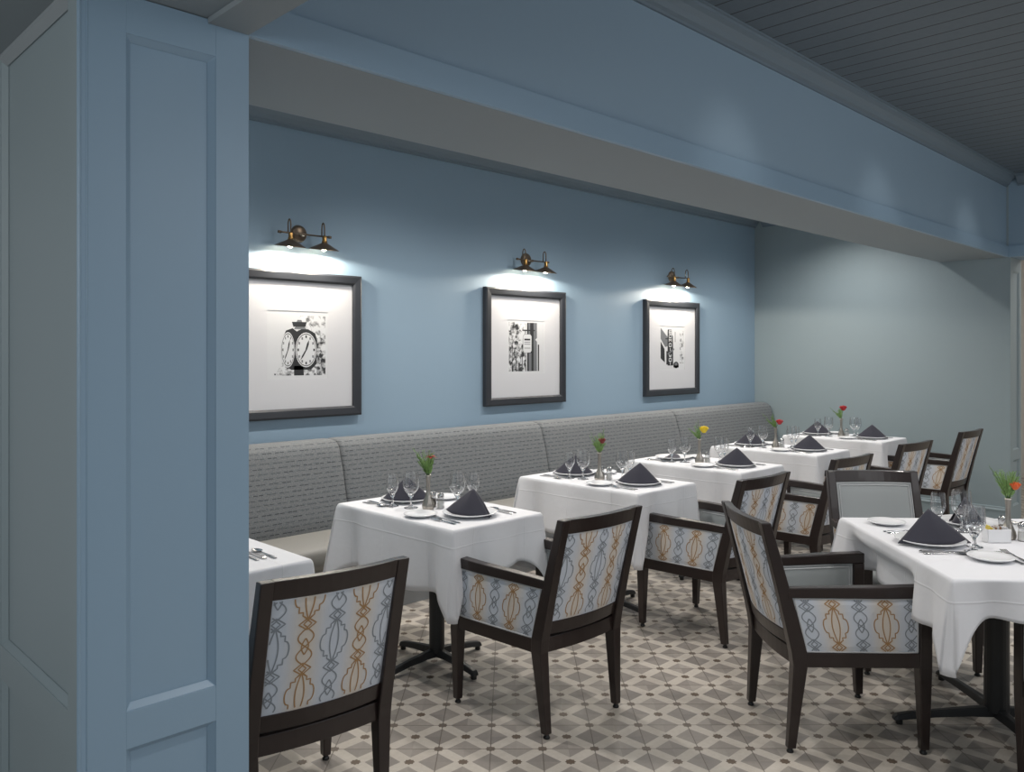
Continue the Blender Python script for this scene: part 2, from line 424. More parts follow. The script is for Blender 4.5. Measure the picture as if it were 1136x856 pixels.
# the long beam between room and alcove
BY = 2.118
bm = newbm(); box(bm, 1.06, FX, BY, 2.68, BZ, CZ+0.05)
o = struct('wall_beam', bm, [BLUE, SOFF])
for p in o.data.polygons:
    if p.normal.z < -0.9: p.material_index = 1
bm = newbm(); box(bm, 1.06, FX, BY-0.02, BY+0.001, BZ-0.0, BZ+0.10); struct('trim_3', bm, BLUE2, bevel=0.003)
# header along the passage
bm = newbm(); box(bm, 1.0, 1.045, -3.2, BY-0.02, 2.42, CZ+0.05); struct('wall_passage_header', bm, BLUE)
bm = newbm(); box(bm, 0.948, 1.062, -3.2, BY-0.021, BZ, 2.416); box(bm, 1.045, 1.062, -3.2, BY-0.021, 2.415, 2.50)
struct('trim_4', bm, SOFF)
# crown mouldings (profile swept along X)
def crown(name, a, b, along, off, z, sgn, size, m):
    pr = [(0, 0), (0, -1.0), (0.12, -1.0), (0.14, -0.86), (0.30, -0.78), (0.42, -0.55), (0.62, -0.34), (0.86, -0.24), (0.88, -0.10), (1.0, -0.08), (1.0, 0)]
    bm = newbm(); secs = []
    for q in (a, b):
        if along == 'x': secs.append([(q, off+sgn*u*size, z+w*size) for u, w in pr])
        else: secs.append([(off+sgn*u*size, q, z+w*size) for u, w in pr])
    sweep(bm, secs); return struct(name, bm, m)
crown('trim_5', 1.046, FX, 'x', BY, CZ, -1, 0.095, CROWN)
crown('trim_8', 0.93, FX, 'x', WY, AZ, -1, 0.105, CROWN)
crown('trim_9', 2.69, WY-0.1, 'y', FX, AZ, -1, 0.105, CROWN)
crown('trim_10', -3.2, BY-0.09, 'y', FX, CZ, -1, 0.095, CROWN)
# baseboards
def baseb(name, a, b, axis, off, sgn):
    bm = newbm(); pr = [(0, 0), (0.016, 0), (0.016, 0.100), (0.022, 0.102), (0.022, 0.113), (0.012, 0.122), (0.010, 0.135), (0, 0.14)]
    secs = [[(q, off+sgn*u, w) if axis == 'x' else (off+sgn*u, q, w) for u, w in pr] for q in (a, b)]
    sweep(bm, secs); return struct(name, bm, SAGE)
baseb('baseboard_right', 2.085, 3.9, 'y', FX, -1)
# room door leaf edge seen beyond the opening is out of frame

# ================================================================ BANQUETTE
def make_bench(x0, x1, label):
    t = thing('banquette_bench', label, 'bench', (x0, 0, 0), 0, 'upholstered banquette units along the wall')
    L = x1-x0
    def prof_sweep(pr, n=28, round_end=0.028):
        bm = newbm(); secs = []
        xs = [0.0015, 0.004, 0.010, 0.022] + [0.022+(L-0.044)*i/n for i in range(1, n)] + [L-0.022, L-0.010, L-0.004, L-0.0015]
        for x in xs:
            e = min(x, L-x); k = 1-min(1, e/0.022)
            inset = round_end*(1-math.sqrt(max(0, 1-k*k)))
            cx = sum(p[0] for p in pr)/len(pr); cz = sum(p[1] for p in pr)/len(pr)
            secs.append([(x, y+(inset if y < cx else 0), z-(inset if z > cz+0.05 else 0)) for y, z in pr])
        sweep(bm, secs); return bm
    back = [(4.600, 0.44), (4.30, 0.44), (4.290, 0.47), (4.300, 0.56), (4.325, 0.68), (4.352, 0.80), (4.382, 0.90), (4.395, 0.945), (4.412, 0.968), (4.44, 0.984), (4.48, 0.990), (4.56, 0.990), (4.592, 0.982), (4.600, 0.965)]
    obj('back_cushion', prof_sweep(back), DASH, t, smooth=True)
    seat = [(4.36, 0.33), (3.955, 0.33), (3.935, 0.345), (3.925, 0.375), (3.925, 0.425), (3.935, 0.450), (3.965, 0.463), (4.05, 0.470), (4.33, 0.468), (4.36, 0.46)]
    obj('seat_cushion', prof_sweep(seat), SEATV, t, smooth=True)
    bm = newbm(); box(bm, 0.002, L-0.002, 3.99, 4.60, 0.08, 0.33); box(bm, 0.002, L-0.002, 3.975, 3.995, 0.19, 0.205)
    obj('base', bm, BASEG, t, bevel=0.003)
    bm = newbm(); box(bm, 0.002, L-0.002, 4.0, 4.58, 0.0, 0.08); obj('toe_kick', bm, BASEG, t)
    return t
bx = [1.003, 2.843, 4.683, 6.523, 8.37]
bl = ['grey woven banquette unit next to the blue pillar', 'grey woven banquette unit below the middle picture, left part', 'grey woven banquette unit between the middle and the far picture',
      'grey woven banquette unit ending at the far end wall']
bl[1] = 'grey woven banquette unit between the clock picture and the middle picture'
for i in range(4): make_bench(bx[i], bx[i+1], bl[i])

# ================================================================ CHAIRS
def ribbon(bm, pts, w, f, mi, ru, rv):
    """flat ribbon of half-width w along pts (s,t) mapped by f; drops what lies outside ru x rv"""
    def inside(p): return ru[0] <= p[0] <= ru[1] and rv[0] <= p[1] <= rv[1]
    prev = None
    n = len(pts)
    for i in range(n):
        a = pts[max(i-1, 0)]; b = pts[min(i+1, n-1)]
        dx, dy = b[0]-a[0], b[1]-a[1]; L = math.hypot(dx, dy) or 1e-9
        nx, ny = -dy/L*w, dx/L*w; p = pts[i]
        if inside((p[0]+nx, p[1]+ny)) and inside((p[0]-nx, p[1]-ny)):
            cur = (bm.verts.new(f(p[0]+nx, p[1]+ny)), bm.verts.new(f(p[0]-nx, p[1]-ny)))
            if prev: bm.faces.new((prev[0], prev[1], cur[1], cur[0])).material_index = mi
            prev = cur
        else: prev = None
def dens(poly, step=0.004):
    out = [poly[0]]
    for a, b in zip(poly, poly[1:]):
        L = math.hypot(b[0]-a[0], b[1]-a[1]); k = max(1, int(L/step))
        out += [(a[0]+(b[0]-a[0])*i/k, a[1]+(b[1]-a[1])*i/k) for i in range(1, k+1)]
    return out
def column(s0, phase, lo, hi):
    """strands of one ornament column centred at s0; medallion at t=phase, period 0.31"""
    P = 0.31; out = []
    k0 = math.floor((lo-phase)/P)-1; k1 = math.ceil((hi-phase)/P)+1
    for k in range(k0, k1+1):
        c = phase+k*P
        med = [(0, -.068), (.017, -.056), (.017, -.045), (.030, -.045), (.030, -.028), (.034, -.026)] + \
              [(.034+.0105*math.cos(R(a)), .026*math.sin(R(a))) for a in range(-80, 81, 16)] + \
              [(.034, .026), (.030, .028), (.030, .045), (.017, .045), (.017, .056), (0, .068)]
        lens = [(.0135*math.cos(PI*a/24), a/12*.070) for a in range(-12, 13)]
        dia = [(.0, .064), (.026, .083), (0, .102)]
        dia2 = [(.014, .058), (-.012, .083), (.002, .096)]
        for sg in (-1, 1):
            out.append([(s0+sg*x, c+y) for x, y in dens(med)])
            out.append([(s0+sg*x, c+y) for x, y in lens])
            for up in (-1, 1):
                out.append([(s0+sg*x, c+up*y) for x, y in dens(dia)])
                out.append([(s0+sg*x, c+up*y) for x, y in dens(dia2)])
            br = []
            for i in range(49):
                y = .096+(P-.192)*i/48
                br.append((sg*.0235*math.sin(PI*(y-.096)/((P-.192)/2)), y))
            out.append([(s0+x, c+y) for x, y in br])
            br = []
            for i in range(25):
                q = i/24; y = P/2+(q-.5)*.052
                br.append((sg*.0105*math.sin(PI*q), y))
            out.append([(s0+x, c+y) for x, y in br])
    return out
def pattern(bm, f, cols, W_, H_, phase_o, phase_g):
    m = 0.006
    for s, kind in cols:
        for st in column(s, phase_o if kind == 'o' else phase_g, 0, H_):
            ribbon(bm, st, 0.0021, f, 1 if kind == 'o' else 2, (m, W_-m), (m, H_-m))
def bord(bm, f, W_, H_, r, mi=0, m=0.0, n=10):
    pts = [f(m+(W_-2*m)*i/n, m) for i in range(n)] + [f(W_-m, m+(H_-2*m)*i/n) for i in range(n)] + \
          [f(W_-m-(W_-2*m)*i/n, H_-m) for i in range(n)] + [f(m, H_-m-(H_-2*m)*i/n) for i in range(n)]
    pts.append(pts[0]); tube(bm, pts, r, 6, False, mi)
def make_chair(label, centre):
    t = thing('dining_armchair', label, 'chair')
    def post_y(z):   # centre line of the rear leg and back post
        if z < 0.36: return -0.25+0.03*(z/0.36)
        return -0.22-0.135*((z-0.36)/0.525)**1.08
    def post_x(z): return 0.212+0.012*min(1, z/0.36) if z < 0.36 else 0.224-0.004*(z-0.36)
    for sg in (-1, 1):
        bm = newbm(); secs = []
        for z, sx, sy in ((0.018, .032, .032), (0.12, .037, .038), (0.24, .043, .047), (0.34, .047, .056), (0.39, .047, .060), (0.46, .045, .058), (0.6, .043, .050), (0.75, .042, .044), (0.885, .042, .038)):
            secs.append(hsec(sg*post_x(z), post_y(z), z, sx, sy))
        sweep(bm, secs); l = obj('leg', bm, WOOD, t, bevel=0.004)
        bm = newbm(); lathe(bm, [(0, 0.0), (.013, 0.0), (.014, .006), (.010, .010), (.009, .02), (0, .02)], 12, sg*post_x(0), post_y(0)); obj('glide', bm, RUB, l, smooth=True)
        bm = newbm(); secs = []
        for z, s1, s2 in ((0.018, .030, .032), (0.16, .038, .040), (0.33, .047, .050), (0.40, .048, .050), (0.60, .048, .048)):
            secs.append(hsec(sg*(0.2615-(.048-s1)*0.2), 0.25+(.05-s2)*0.25, z, s1, s2))
        sweep(bm, secs); l = obj('leg', bm, WOOD, t, bevel=0.004)
        bm = newbm(); lathe(bm, [(0, 0.0), (.013, 0.0), (.014, .006), (.010, .010), (.009, .02), (0, .02)], 12, sg*0.258, 0.253); obj('glide', bm, RUB, l, smooth=True)
        # arm rest from front leg to back post
        bm = newbm(); yb = post_y(0.62)+0.01
        sweep(bm, [[(sg*(.2615)-.024, .275, z0) if k == 0 else p for k, p in enumerate([(sg*.2615-.024, .275, z0), (sg*.2615+.024, .275, z0), (sg*.2615+.024, .275, z1), (sg*.2615-.024, .275, z1)])] for z0, z1 in ((.600, .645),)] +
              [[(sg*.258-.023, .10, .600), (sg*.258+.023, .10, .600), (sg*.258+.023, .10, .643), (sg*.258-.023, .10, .643)],
               [(sg*.240-.021, -.10, .600), (sg*.240+.021, -.10, .600), (sg*.240+.021, -.10, .640), (sg*.240-.021, -.10, .640)],
               [(sg*.226-.020, yb, .600), (sg*.226+.020, yb, .600), (sg*.226+.020, yb, .637), (sg*.226-.020, yb, .637)]])
        obj('armrest', bm, WOOD, t, bevel=0.004)
        # side panels
        def corner(a, b, x_off, sg=sg):
            z = 0.390+0.211*b
            yf = 0.226; yr = post_y(z)+0.026
            y = yf+(yr-yf)*a
            xx = 0.262+(0.228-0.262)*max(0, a-0.12)/0.88
            return Vector((sg*(xx+x_off), y, z))
        Wp, Hp = 0.435, 0.211
        def fo(s, tt, k=0.0):
            a, b = s/Wp, tt/Hp
            pill = 0.006*(1-(2*a-1)**6)*(1-(2*b-1)**6)
            return corner(a, b, 0.012+pill+k)
        def fi(s, tt, k=0.0):
            a, b = s/Wp, tt/Hp
            pill = 0.008*(1-(2*a-1)**6)*(1-(2*b-1)**6)
            return corner(a, b, -0.012-pill-k)
        bm = newbm()
        quadgrid(bm, lambda a, b: fo(a*Wp, b*Hp), 16, 8, 0, lambda a, b: (a*Wp-Wp/2+(0 if centre == 'o' else 0.0915), b*Hp))
        for e0, e1 in (((0, 0), (1, 0)), ((1, 0), (1, 1)), ((1, 1), (0, 1)), ((0, 1), (0, 0))):
            quadgrid(bm, lambda a, b, e0=e0, e1=e1: (fo if b == 0 else (lambda s, q: corner(s/Wp, q/Hp, 0.0)))((e0[0]+(e1[0]-e0[0])*a)*Wp, (e0[1]+(e1[1]-e0[1])*a)*Hp), 8, 1, 0, lambda a, b: (0.05, 0))
        c0 = Wp/2-0.004
        cols = [(c0+k*0.0915, ('o' if (k % 2 == 0) == (centre == 'o') else 'g')) for k in range(-2, 3)]
        pattern(bm, lambda s, q: fo(s, q, 0.0007), cols, Wp, Hp, Hp/2, Hp/2+0.155)
        po = obj('outer_side_panel', bm, [FAB, ORNL, GRYL], t); po['label'] = 'patterned tan and grey fabric side panel'
        bm = newbm(); bord(bm, lambda s, q: fo(s, q, 0.001), Wp, Hp, 0.0032, 0, 0.004); obj('piping', bm, PIPE, po, smooth=True)
        bm = newbm(); quadgrid(bm, lambda a, b: fi(a*Wp, b*Hp), 16, 8, 0)
        for e0, e1 in (((0, 0), (1, 0)), ((1, 0), (1, 1)), ((1, 1), (0, 1)), ((0, 1), (0, 0))):
            quadgrid(bm, lambda a, b, e0=e0, e1=e1: (fi if b == 0 else (lambda s, q: corner(s/Wp, q/Hp, 0.0)))((e0[0]+(e1[0]-e0[0])*a)*Wp, (e0[1]+(e1[1]-e0[1])*a)*Hp), 8, 1, 0)
        pi = obj('inner_side_panel', bm, VINYL, t, smooth=True); pi['label'] = 'grey vinyl inner side panel'
        bm = newbm(); bord(bm, lambda s, q: fi(s, q, 0.001), Wp, Hp, 0.003, 0, 0.006); bord(bm, lambda s, q: fi(s, q, 0.0012), Wp, Hp, 0.003, 0, 0.017); obj('piping', bm, PIPE, pi, smooth=True)
    # back: rails bowed rearwards
    def by(x): return -0.024*(1-(x/0.2)**2)
    def rail(name, z0, z1, th, extra=0.0, top=False):
        bm = newbm(); secs = []
        for i in range(13):
            x = -0.203+0.406*i/12
            y0 = post_y((z0+z1)/2)+by(x)+extra
            dy = post_y(z1)-post_y(z0)
            secs.append([(x, y0-th/2-dy/2, z0), (x, y0+th/2-dy/2, z0), (x, y0+th/2+dy/2, z1), (x, y0-th/2+dy/2, z1)])
        sweep(bm, secs); return obj(name, bm, WOOD, t, bevel=0.003)
    rail('top_rail', 0.826, 0.885, 0.034)
    rail('lower_rail', 0.408, 0.462, 0.034)
    # seat frame
    bm = newbm()
    for sg in (-1, 1):
        sweep(bm, [[(sg*.2615-.019, .232, .335), (sg*.2615+.021, .232, .335), (sg*.2615+.021, .232, .391), (sg*.2615-.019, .232, .391)],
                   [(sg*.226-.019, -.20, .335), (sg*.226+.021, -.20, .335), (sg*.226+.021, -.20, .391), (sg*.226-.019, -.20, .391)]])
    box(bm, -.245, .245, .235, .268, .335, .391)
    secs = []
    for i in range(11):
        x = -0.206+0.412*i/10; y = -0.225+by(x)*0.7
        secs.append([(x, y-.015, .335), (x, y+.015, .335), (x, y+.015, .396), (x, y-.015, .396)])
    sweep(bm, secs); obj('seat_frame', bm, WOOD, t, bevel=0.003)
    # back panels
    Wb, Hb = 0.407, 0.366
    def bp(s, q, off):
        x = s-Wb/2; z = 0.461+q
        a, b = s/Wb, q/Hb
        return Vector((x, post_y(z)+by(x)+off, z))
    def fbo(s, q, k=0): return bp(s, q, -0.012-0.003*(1-(2*s/Wb-1)**8)*(1-(2*q/Hb-1)**8)-k)
    def fbi(s, q, k=0): return bp(s, q, 0.014+0.010*(1-(2*s/Wb-1)**6)*(1-(2*q/Hb-1)**6)+k)
    bm = newbm(); quadgrid(bm, lambda a, b: fbo(a*Wb, b*Hb), 16, 14, 0, lambda a, b: (a*Wb-Wb/2+0.0915, b*Hb))
    quadgrid(bm, lambda a, b: bp(a*Wb, b*Hb, -0.002), 16, 1, 0)
    cols = [(Wb/2+k*0.0915, 'o' if k % 2 else 'g') for k in range(-2, 3)]
    pattern(bm, lambda s, q: fbo(s, q, 0.0008), cols, Wb, Hb, 0.205+0.155, 0.205)
    bo = obj('outer_back_panel', bm, [FAB, ORNL, GRYL], t); bo['label'] = 'patterned tan and grey fabric back panel'
    bm = newbm(); quadgrid(bm, lambda a, b: fbi(a*Wb, b*Hb), 16, 14, 0); quadgrid(bm, lambda a, b: bp(a*Wb, b*Hb, 0.001), 16, 1, 0)
    bi = obj('inner_back_panel', bm, VINYL, t, smooth=True); bi['label'] = 'grey vinyl inner back panel'
    bm = newbm(); bord(bm, lambda s, q: fbi(s, q, 0.001), Wb, Hb, 0.0032, 0, 0.006, 14); bord(bm, lambda s, q: fbi(s, q, 0.0012), Wb, Hb, 0.003, 0, 0.018, 14); obj('piping', bm, PIPE, bi, smooth=True)
    # seat cushion
    bm = newbm(); rs = []
    for z, g in ((.385, .004), (.392, .0), (.430, -.004), (.450, .004), (.462, .022), (.468, .06)):
        ring = []
        yf, yr = .232-g, -.215+g
        for i in range(6): x = -(.234-g)+2*(.234-g)*i/5; ring.append((x, yf+.006*(1-(x/.24)**2), z))
        for i in range(1, 6): y = yf+(yr-yf)*i/5; ring.append((.234-g-(.036)*i/5, y, z))
        for i in range(1, 6): x = (.198-g)-2*(.198-g)*i/5; ring.append((x, yr, z))
        for i in range(1, 5): y = yr+(yf-yr)*i/5; ring.append((-(.198-g)-.036*i/5, y, z))
        rs.append(ring)
    sweep(bm, rs); obj('seat_cushion', bm, VINYL, t, smooth=True)
    return t
chair_g = Proto(make_chair('', 'g')); chair_o = Proto(make_chair('', 'o'))
tag(chair_g.root, None, 'chair'); tag(chair_o.root, None, 'chair')
GA = 'armchairs along the banquette tables'; GB = 'armchairs around the large table'
BANG = R(-43.3)   # rotation of the large table
FD = Vector((math.cos(R(-47)), math.sin(R(-47)), 0)); LD = Vector((math.cos(R(43)), math.sin(R(43)), 0))
chair_g.put((1.39, 2.465, 0), R(-6), 'dark wood armchair seen from behind, nearest, beside the blue pillar', GA)
chair_g.put((2.609, 2.46, 0), R(-2), 'dark wood armchair at the first full table from the pillar', GA)
chair_g.put((4.005, 2.49, 0), R(-2), 'dark wood armchair at the second full table from the pillar', GA)
chair_o.put((5.16, 2.50, 0), R(-4), 'dark wood armchair at the table with the yellow flower', GA)
chair_o.put((6.32, 2.52, 0), R(-5), 'dark wood armchair at the second farthest banquette table', GA)
chair_o.put((7.60, 2.53, 0), R(-2), 'dark wood armchair at the farthest table, nearest the end wall', GA)
c = Vector((3.30, 1.480, 0)); chair_g.put(c, R(-43-90+2), 'dark wood armchair facing right, at left side of the large table', GB)
c = Vector((4.315, 1.57, 0)); chair_o.put(c, R(43+90), 'dark wood armchair showing its grey vinyl back behind the large table', GB)
c = Vector((3.29, 0.415, 0)); chair_g.put(c, R(43-90), 'dark wood armchair cut off by the right edge of the photo', GB)

# ================================================================ TABLES
def make_table(name, w, l, label, cat, lx, ly, group=None, colr=0.038, bx_=0, by_=0):
    t = thing(name, label, cat, group=group)
    bm = newbm(); box(bm, -w/2, w/2, -l/2, l/2, 0.725, 0.760); obj('tabletop', bm, WOOD, t, bevel=0.004)
    bm = newbm(); lathe(bm, [(0, .06), (colr, .06), (colr, .70), (.10, .705), (.10, .725), (0, .725)], 24, bx_, by_); obj('column', bm, BLACKM, t, smooth=False, bevel=0.002)
    for a, L in ((0, lx), (90, ly), (180, lx), (270, ly)):
        d = Vector((math.cos(R(a)), math.sin(R(a)), 0)); n = Vector((-d.y, d.x, 0)); bm = newbm(); secs = []
        for q, zc, hh, ww in ((0.0, .060, .040, .050), (.25, .057, .034, .040), (.6, .046, .028, .034), (.85, .036, .026, .036), (.96, .030, .022, .040), (1.0, .022, .012, .034)):
            p = Vector((bx_, by_, 0))+d*L*q
            secs.append([tuple(p+n*ww/2+Vector((0, 0, zc-hh/2))), tuple(p-n*ww/2+Vector((0, 0, zc-hh/2))), tuple(p-n*ww/2*.7+Vector((0, 0, zc+hh/2))), tuple(p+n*ww/2*.7+Vector((0, 0, zc+hh/2)))])
        sweep(bm, secs)
        f = obj('foot', bm, BLACKM, t, bevel=0.004)
        bm = newbm(); e = Vector((bx_, by_, 0))+d*L*.94; lathe(bm, [(0, 0), (.014, 0), (.014, .024), (0, .024)], 12, e.x, e.y); obj('glide', bm, RUB, f)
    return t
def make_cloth(w, l, dr, seed, label, group=None, push=None, puff=(0.022, 0.03, 0.065, 0.05), tipf=1.22, foldback=0.0):
    """dr = drops (x-, x+, y-, y+)"""
    rnd = random.Random(seed); ph = [rnd.uniform(0, 6.28) for _ in range(6)]
    bm = newbm(); hw, hl = w/2, l/2; rc = 0.007
    segs = []
    per = []
    corners = [(hw, -hl, dr[1], dr[2], 315), (hw, hl, dr[1], dr[3], 45), (-hw, hl, dr[0], dr[3], 135), (-hw, -hl, dr[0], dr[2], 225)]
    # walk: right side up, top side left, left side down, bottom side right
    sides = [((hw, -hl), (hw, hl), (1, 0), dr[1]), ((hw, hl), (-hw, hl), (0, 1), dr[3]), ((-hw, hl), (-hw, -hl), (-1, 0), dr[0]), ((-hw, -hl), (hw, -hl), (0, -1), dr[2])]
    for k, (a, b, n, d) in enumerate(sides):
        L = math.hypot(b[0]-a[0], b[1]-a[1]); N = int(L/0.016)
        dn = sides[(k+1) % 4]; dp = sides[(k-1) % 4]
        for i in range(N+1):
            s = rc+(L-2*rc)*i/N; ux, uy = (b[0]-a[0])/L, (b[1]-a[1])/L
            ec = min(s, L-s); other = dp[3] if s < L/2 else dn[3]
            per.append((a[0]+ux*s, a[1]+uy*s, n, d, ec, other, s+k*1.7, 0.0, (ux, uy) if s > L/2 else (-ux, -uy)))
        for j in range(1, 6):
            th = math.atan2(n[1], n[0])+R(90)*j/6
            cx, cy = b[0]-ux*rc-n[0]*rc, b[1]-uy*rc-n[1]*rc
            per.append((cx+rc*math.cos(th), cy+rc*math.sin(th), (math.cos(th), math.sin(th)), max(d, dn[3]), 0.0, max(d, dn[3]), k*1.7+L, 1.0, (0, 0)))
    TT = [0, .006, .014, .026, .045, .08, .13, .2, .28, .37, .46, .55, .64, .73, .82, .91, 1.0]; K = len(TT)-1; Z0 = 0.7665; rows = []
    for k in range(K+1):
        t = TT[k]; row = []
        for (x, y, n, d, ec, other, s, isc, along) in per:
            pf = puff[(1 if x > 0 else 0)+(2 if y > 0 else 0)]
            reach = min(1.0, 0.9*other/0.3)*0.17+0.02
            cf = math.exp(-(ec/(0.035+0.055*t))**1.5) if not isc else 1.0   # closeness to corner
            tip = (tipf*max(d, other)+0.03)
            D = d+(tip-d)*math.exp(-(ec/0.058)**1.5) + 0.010*math.sin(s*9+ph[0]) + 0.006*math.sin(s*23+ph[1])
            z = Z0-D*t
            out = 0.001+0.014*t+t*(0.012*math.sin(s*11+ph[2])+0.007*math.sin(s*19+ph[3]))*(1-cf)
            out += cf*pf*(t**0.85)
            # hollow beside the corner pleat
            out -= 0.030*t*math.exp(-((ec-0.15)/0.05)**2)*(0 if isc else 1)
            if push and x < -hw+.02 and not isc:
                out -= push[2]*max(0, min(1, (t-.22)*3.2))*max(0, min(1, (y-push[0])/.07))*max(0, min(1, (push[1]-y)/.07))
            rr = 0.007*(1-min(1, t*22))**2
            px, py = x+n[0]*(out-rr), y+n[1]*(out-rr)
            if not isc:
                sh = cf*pf*0.55*(t**0.85)
                px += along[0]*sh; py += along[1]*sh
            z = z if k else Z0
            row.append(bm.verts.new((px, py, z)))
        rows.append(row)
    n = len(per)
    for a, b in zip(rows, rows[1:]):
        for i in range(n):
            j = (i+1) % n; bm.faces.new((a[i], b[i], b[j], a[j]))
    inner = [bm.verts.new((v.co.x*0.992, v.co.y*0.992, Z0+0.0003)) for v in rows[0]]
    for i in range(n):
        j = (i+1) % n; bm.faces.new((inner[i], rows[0][i], rows[0][j], inner[j]))
    in2 = [bm.verts.new((v.co.x*0.9, v.co.y*0.9, Z0+0.0004)) for v in inner]
    for i in range(n):
        j = (i+1) % n; bm.faces.new((in2[i], inner[i], inner[j], in2[j]))
    bm.faces.new(in2)
    o = obj('tablecloth', bm, CLOTH, None, smooth=True, solid=0.0016)
    return tag(o, label, 'tablecloth', group)

TABS = [  # x centre, y0, phrase
    (1.330, 2.68, 'the half-hidden table beside the pillar'), (2.582, 2.685, 'the first full table from the pillar'), (3.890, 2.675, 'the second full table from the pillar'),
    (4.985, 2.677, 'the table with the yellow flower'), (6.190, 2.735, 'the second farthest banquette table'), (7.470, 2.755, 'the farthest banquette table')]
TW, TL = 0.565, 0.905
GT = 'small rectangular tables along the banquette'
tb = Proto(make_table('pedestal_table', TW-0.01, TL-0.01, '', 'table', 0.29, 0.29))
tlab = ['black pedestal table half hidden by the pillar, cloth over it', 'black pedestal table, first full one from the pillar', 'black pedestal table, second full one from the pillar',
        'black pedestal table under the cloth with the yellow flower', 'black pedestal table, second farthest along the banquette', 'black pedestal table, farthest along the banquette']
clab = ['white tablecloth on the half-hidden table beside the pillar', 'white tablecloth on the first full table from the pillar', 'white tablecloth on the second full table from the pillar',
        'white tablecloth on the table with the yellow flower', 'white tablecloth on the second farthest banquette table', 'white tablecloth on the farthest banquette table']
for i, (x, y0, phr) in enumerate(TABS):
    cy = y0+TL/2
    tb.put((x, cy, 0), 0, tlab[i], GT)
    c = make_cloth(TW, TL, (0.30, 0.28, 0.20, 0.20), 11+i, clab[i], 'white cloths on the banquette tables')
    c.location = (x, cy, 0)
BC = Vector((3.746, 0.895, 0)); BH = 0.525
bt = make_table('large_pedestal_table', 1.04, 1.04, 'large square black pedestal table at the right', 'table', 0.42, 0.50, None, 0.047, -0.04, 0.10)
bt.location = BC; bt.rotation_euler = (0, 0, R(-47))
c = make_cloth(1.05, 1.05, (0.22, 0.2, 0.125, 0.16), 5, 'white tablecloth on the large square table at the right', None, (-0.26, 0.42, 0.095), (0.03, 0.04, 0.06, 0.05), 1.30)
c.location = BC; c.rotation_euler = (0, 0, R(-47))

# ================================================================ TABLEWARE (prototypes)
ZT = 0.7685
def single(name, bm, m, cat, **k):
    o = obj(name, bm, m, None, **k); o['category'] = cat; return Proto(o)
bm = newbm(); lathe(bm, [(0, .003), (.070, .003), (.074, 0), (.078, .003), (.100, .008), (.129, .0175), (.131, .0195), (.129, .0215), (.100, .013), (.084, .0085), (.078, .007), (0, .0065)], 40)
P_plate = single('dinner_plate', bm, PORC, 'plate', smooth=True)
bm = newbm(); lathe(bm, [(0, .003), (.044, .003), (.047, 0), (.050, .003), (.066, .008), (.079, .0135), (.080, .0155), (.078, .017), (.064, .012), (.050, .008), (0, .0065)], 36)
P_bread = single('bread_plate', bm, PORC, 'plate', smooth=True)
def goblet(name, cat, h, rb, rm, rf):
    # closed double-walled bowl on a stem
    zb = h*0.34
    pr = [(0, .0), (rf, .0), (rf, .002), (rf*.5, .005), (.0075, .012), (.0045, .02), (.0042, zb-.018), (.007, zb-.008), (.012, zb-.002)]
    n = 10
    for i in range(1, n+1):
        q = i/n; a = q*PI/2
        zz = zb+(h-zb)*q
        r = rb*math.sin(min(1, q*2.2)*PI/2)**0.7 if q < .455 else rb-(rb-rm)*((q-.455)/.545)**1.4
        pr.append((max(r, .013), zz))
    bm = newbm(); lathe(bm, pr[9:], 28, mi=0)
    lathe(bm, pr[:10]+[(0, zb+.001)], 20, mi=1)
    return single(name, bm, [GLASS, GLASS2], cat, smooth=True)
P_gob = goblet('water_goblet', 'glass', 0.176, .0405, .036, .034)
P_wine = goblet('wine_glass', 'glass', 0.158, .0315, .027, .029)
# cutlery lies along +Y from its handle end
def cutlery_base(bm, L, head):
    pts = [(0, .0065, .0022), (.01, .0075, .003), (.05, .0055, .004), (L*.55, .0032, .0045), (L-head, .0030, .006)]
    secs = [[(-w, y, z-.0012), (w, y, z-.0012), (w*.8, y, z+.0012), (-w*.8, y, z+.0012)] for y, w, z in pts]
    sweep(bm, secs)
def mk_fork(name, L):
    bm = newbm(); cutlery_base(bm, L, .075)
    y = L-.075
    secs = [[(-w, y+dy, z-.001), (w, y+dy, z-.001), (w, y+dy, z+.001), (-w, y+dy, z+.001)] for dy, w, z in ((0, .003, .006), (.012, .009, .0045), (.028, .0125, .0030), (.036, .0125, .0035))]
    sweep(bm, secs)
    for k in range(4):
        x = -.0105+.007*k
        secs = [[(x-.0018, y+dy, z-.0009), (x+.0018, y+dy, z-.0009), (x+.0018, y+dy, z+.0009), (x-.0018, y+dy, z+.0009)] for dy, z in ((.034, .0035), (.055, .0050), (.075, .0095))]
        sweep(bm, secs)
    return single(name, bm, STEEL, 'fork', smooth=False)
P_fork = mk_fork('dinner_fork', .195); P_sfork = mk_fork('salad_fork', .165)
bm = newbm(); L = .225
secs = [[(-w, y, .001), (w*.9, y, .001), (w*.9, y, z), (-w, y, z)] for y, w, z in ((0, .006, .005), (.01, .0085, .0075), (.085, .0070, .0075), (.095, .0055, .006))]
sweep(bm, secs); secs = [[(-w, y, .0015), (.006, y, .0025), (.006, y, .0035), (-w, y, .003)] for y, w in ((.095, .005), (.11, .009), (.17, .0115), (.21, .009), (L, .001))]
sweep(bm, secs); P_knife = single('table_knife', bm, STEEL, 'knife')
bm = newbm(); L = .18; cutlery_base(bm, L, .055)
def spoonf(a, b):
    th = a*2*PI; r = b; y = L-.028+.030*r*math.cos(th); x = .0185*r*math.sin(th)*(1-.15*math.cos(th))
    return (x, y, .0065-.006*(1-r*r)+.0)
quadgrid(bm, spoonf, 24, 5); bmesh.ops.remove_doubles(bm, verts=bm.verts, dist=0.0003)
P_spoon = single('spoon', bm, STEEL, 'spoon', smooth=True)
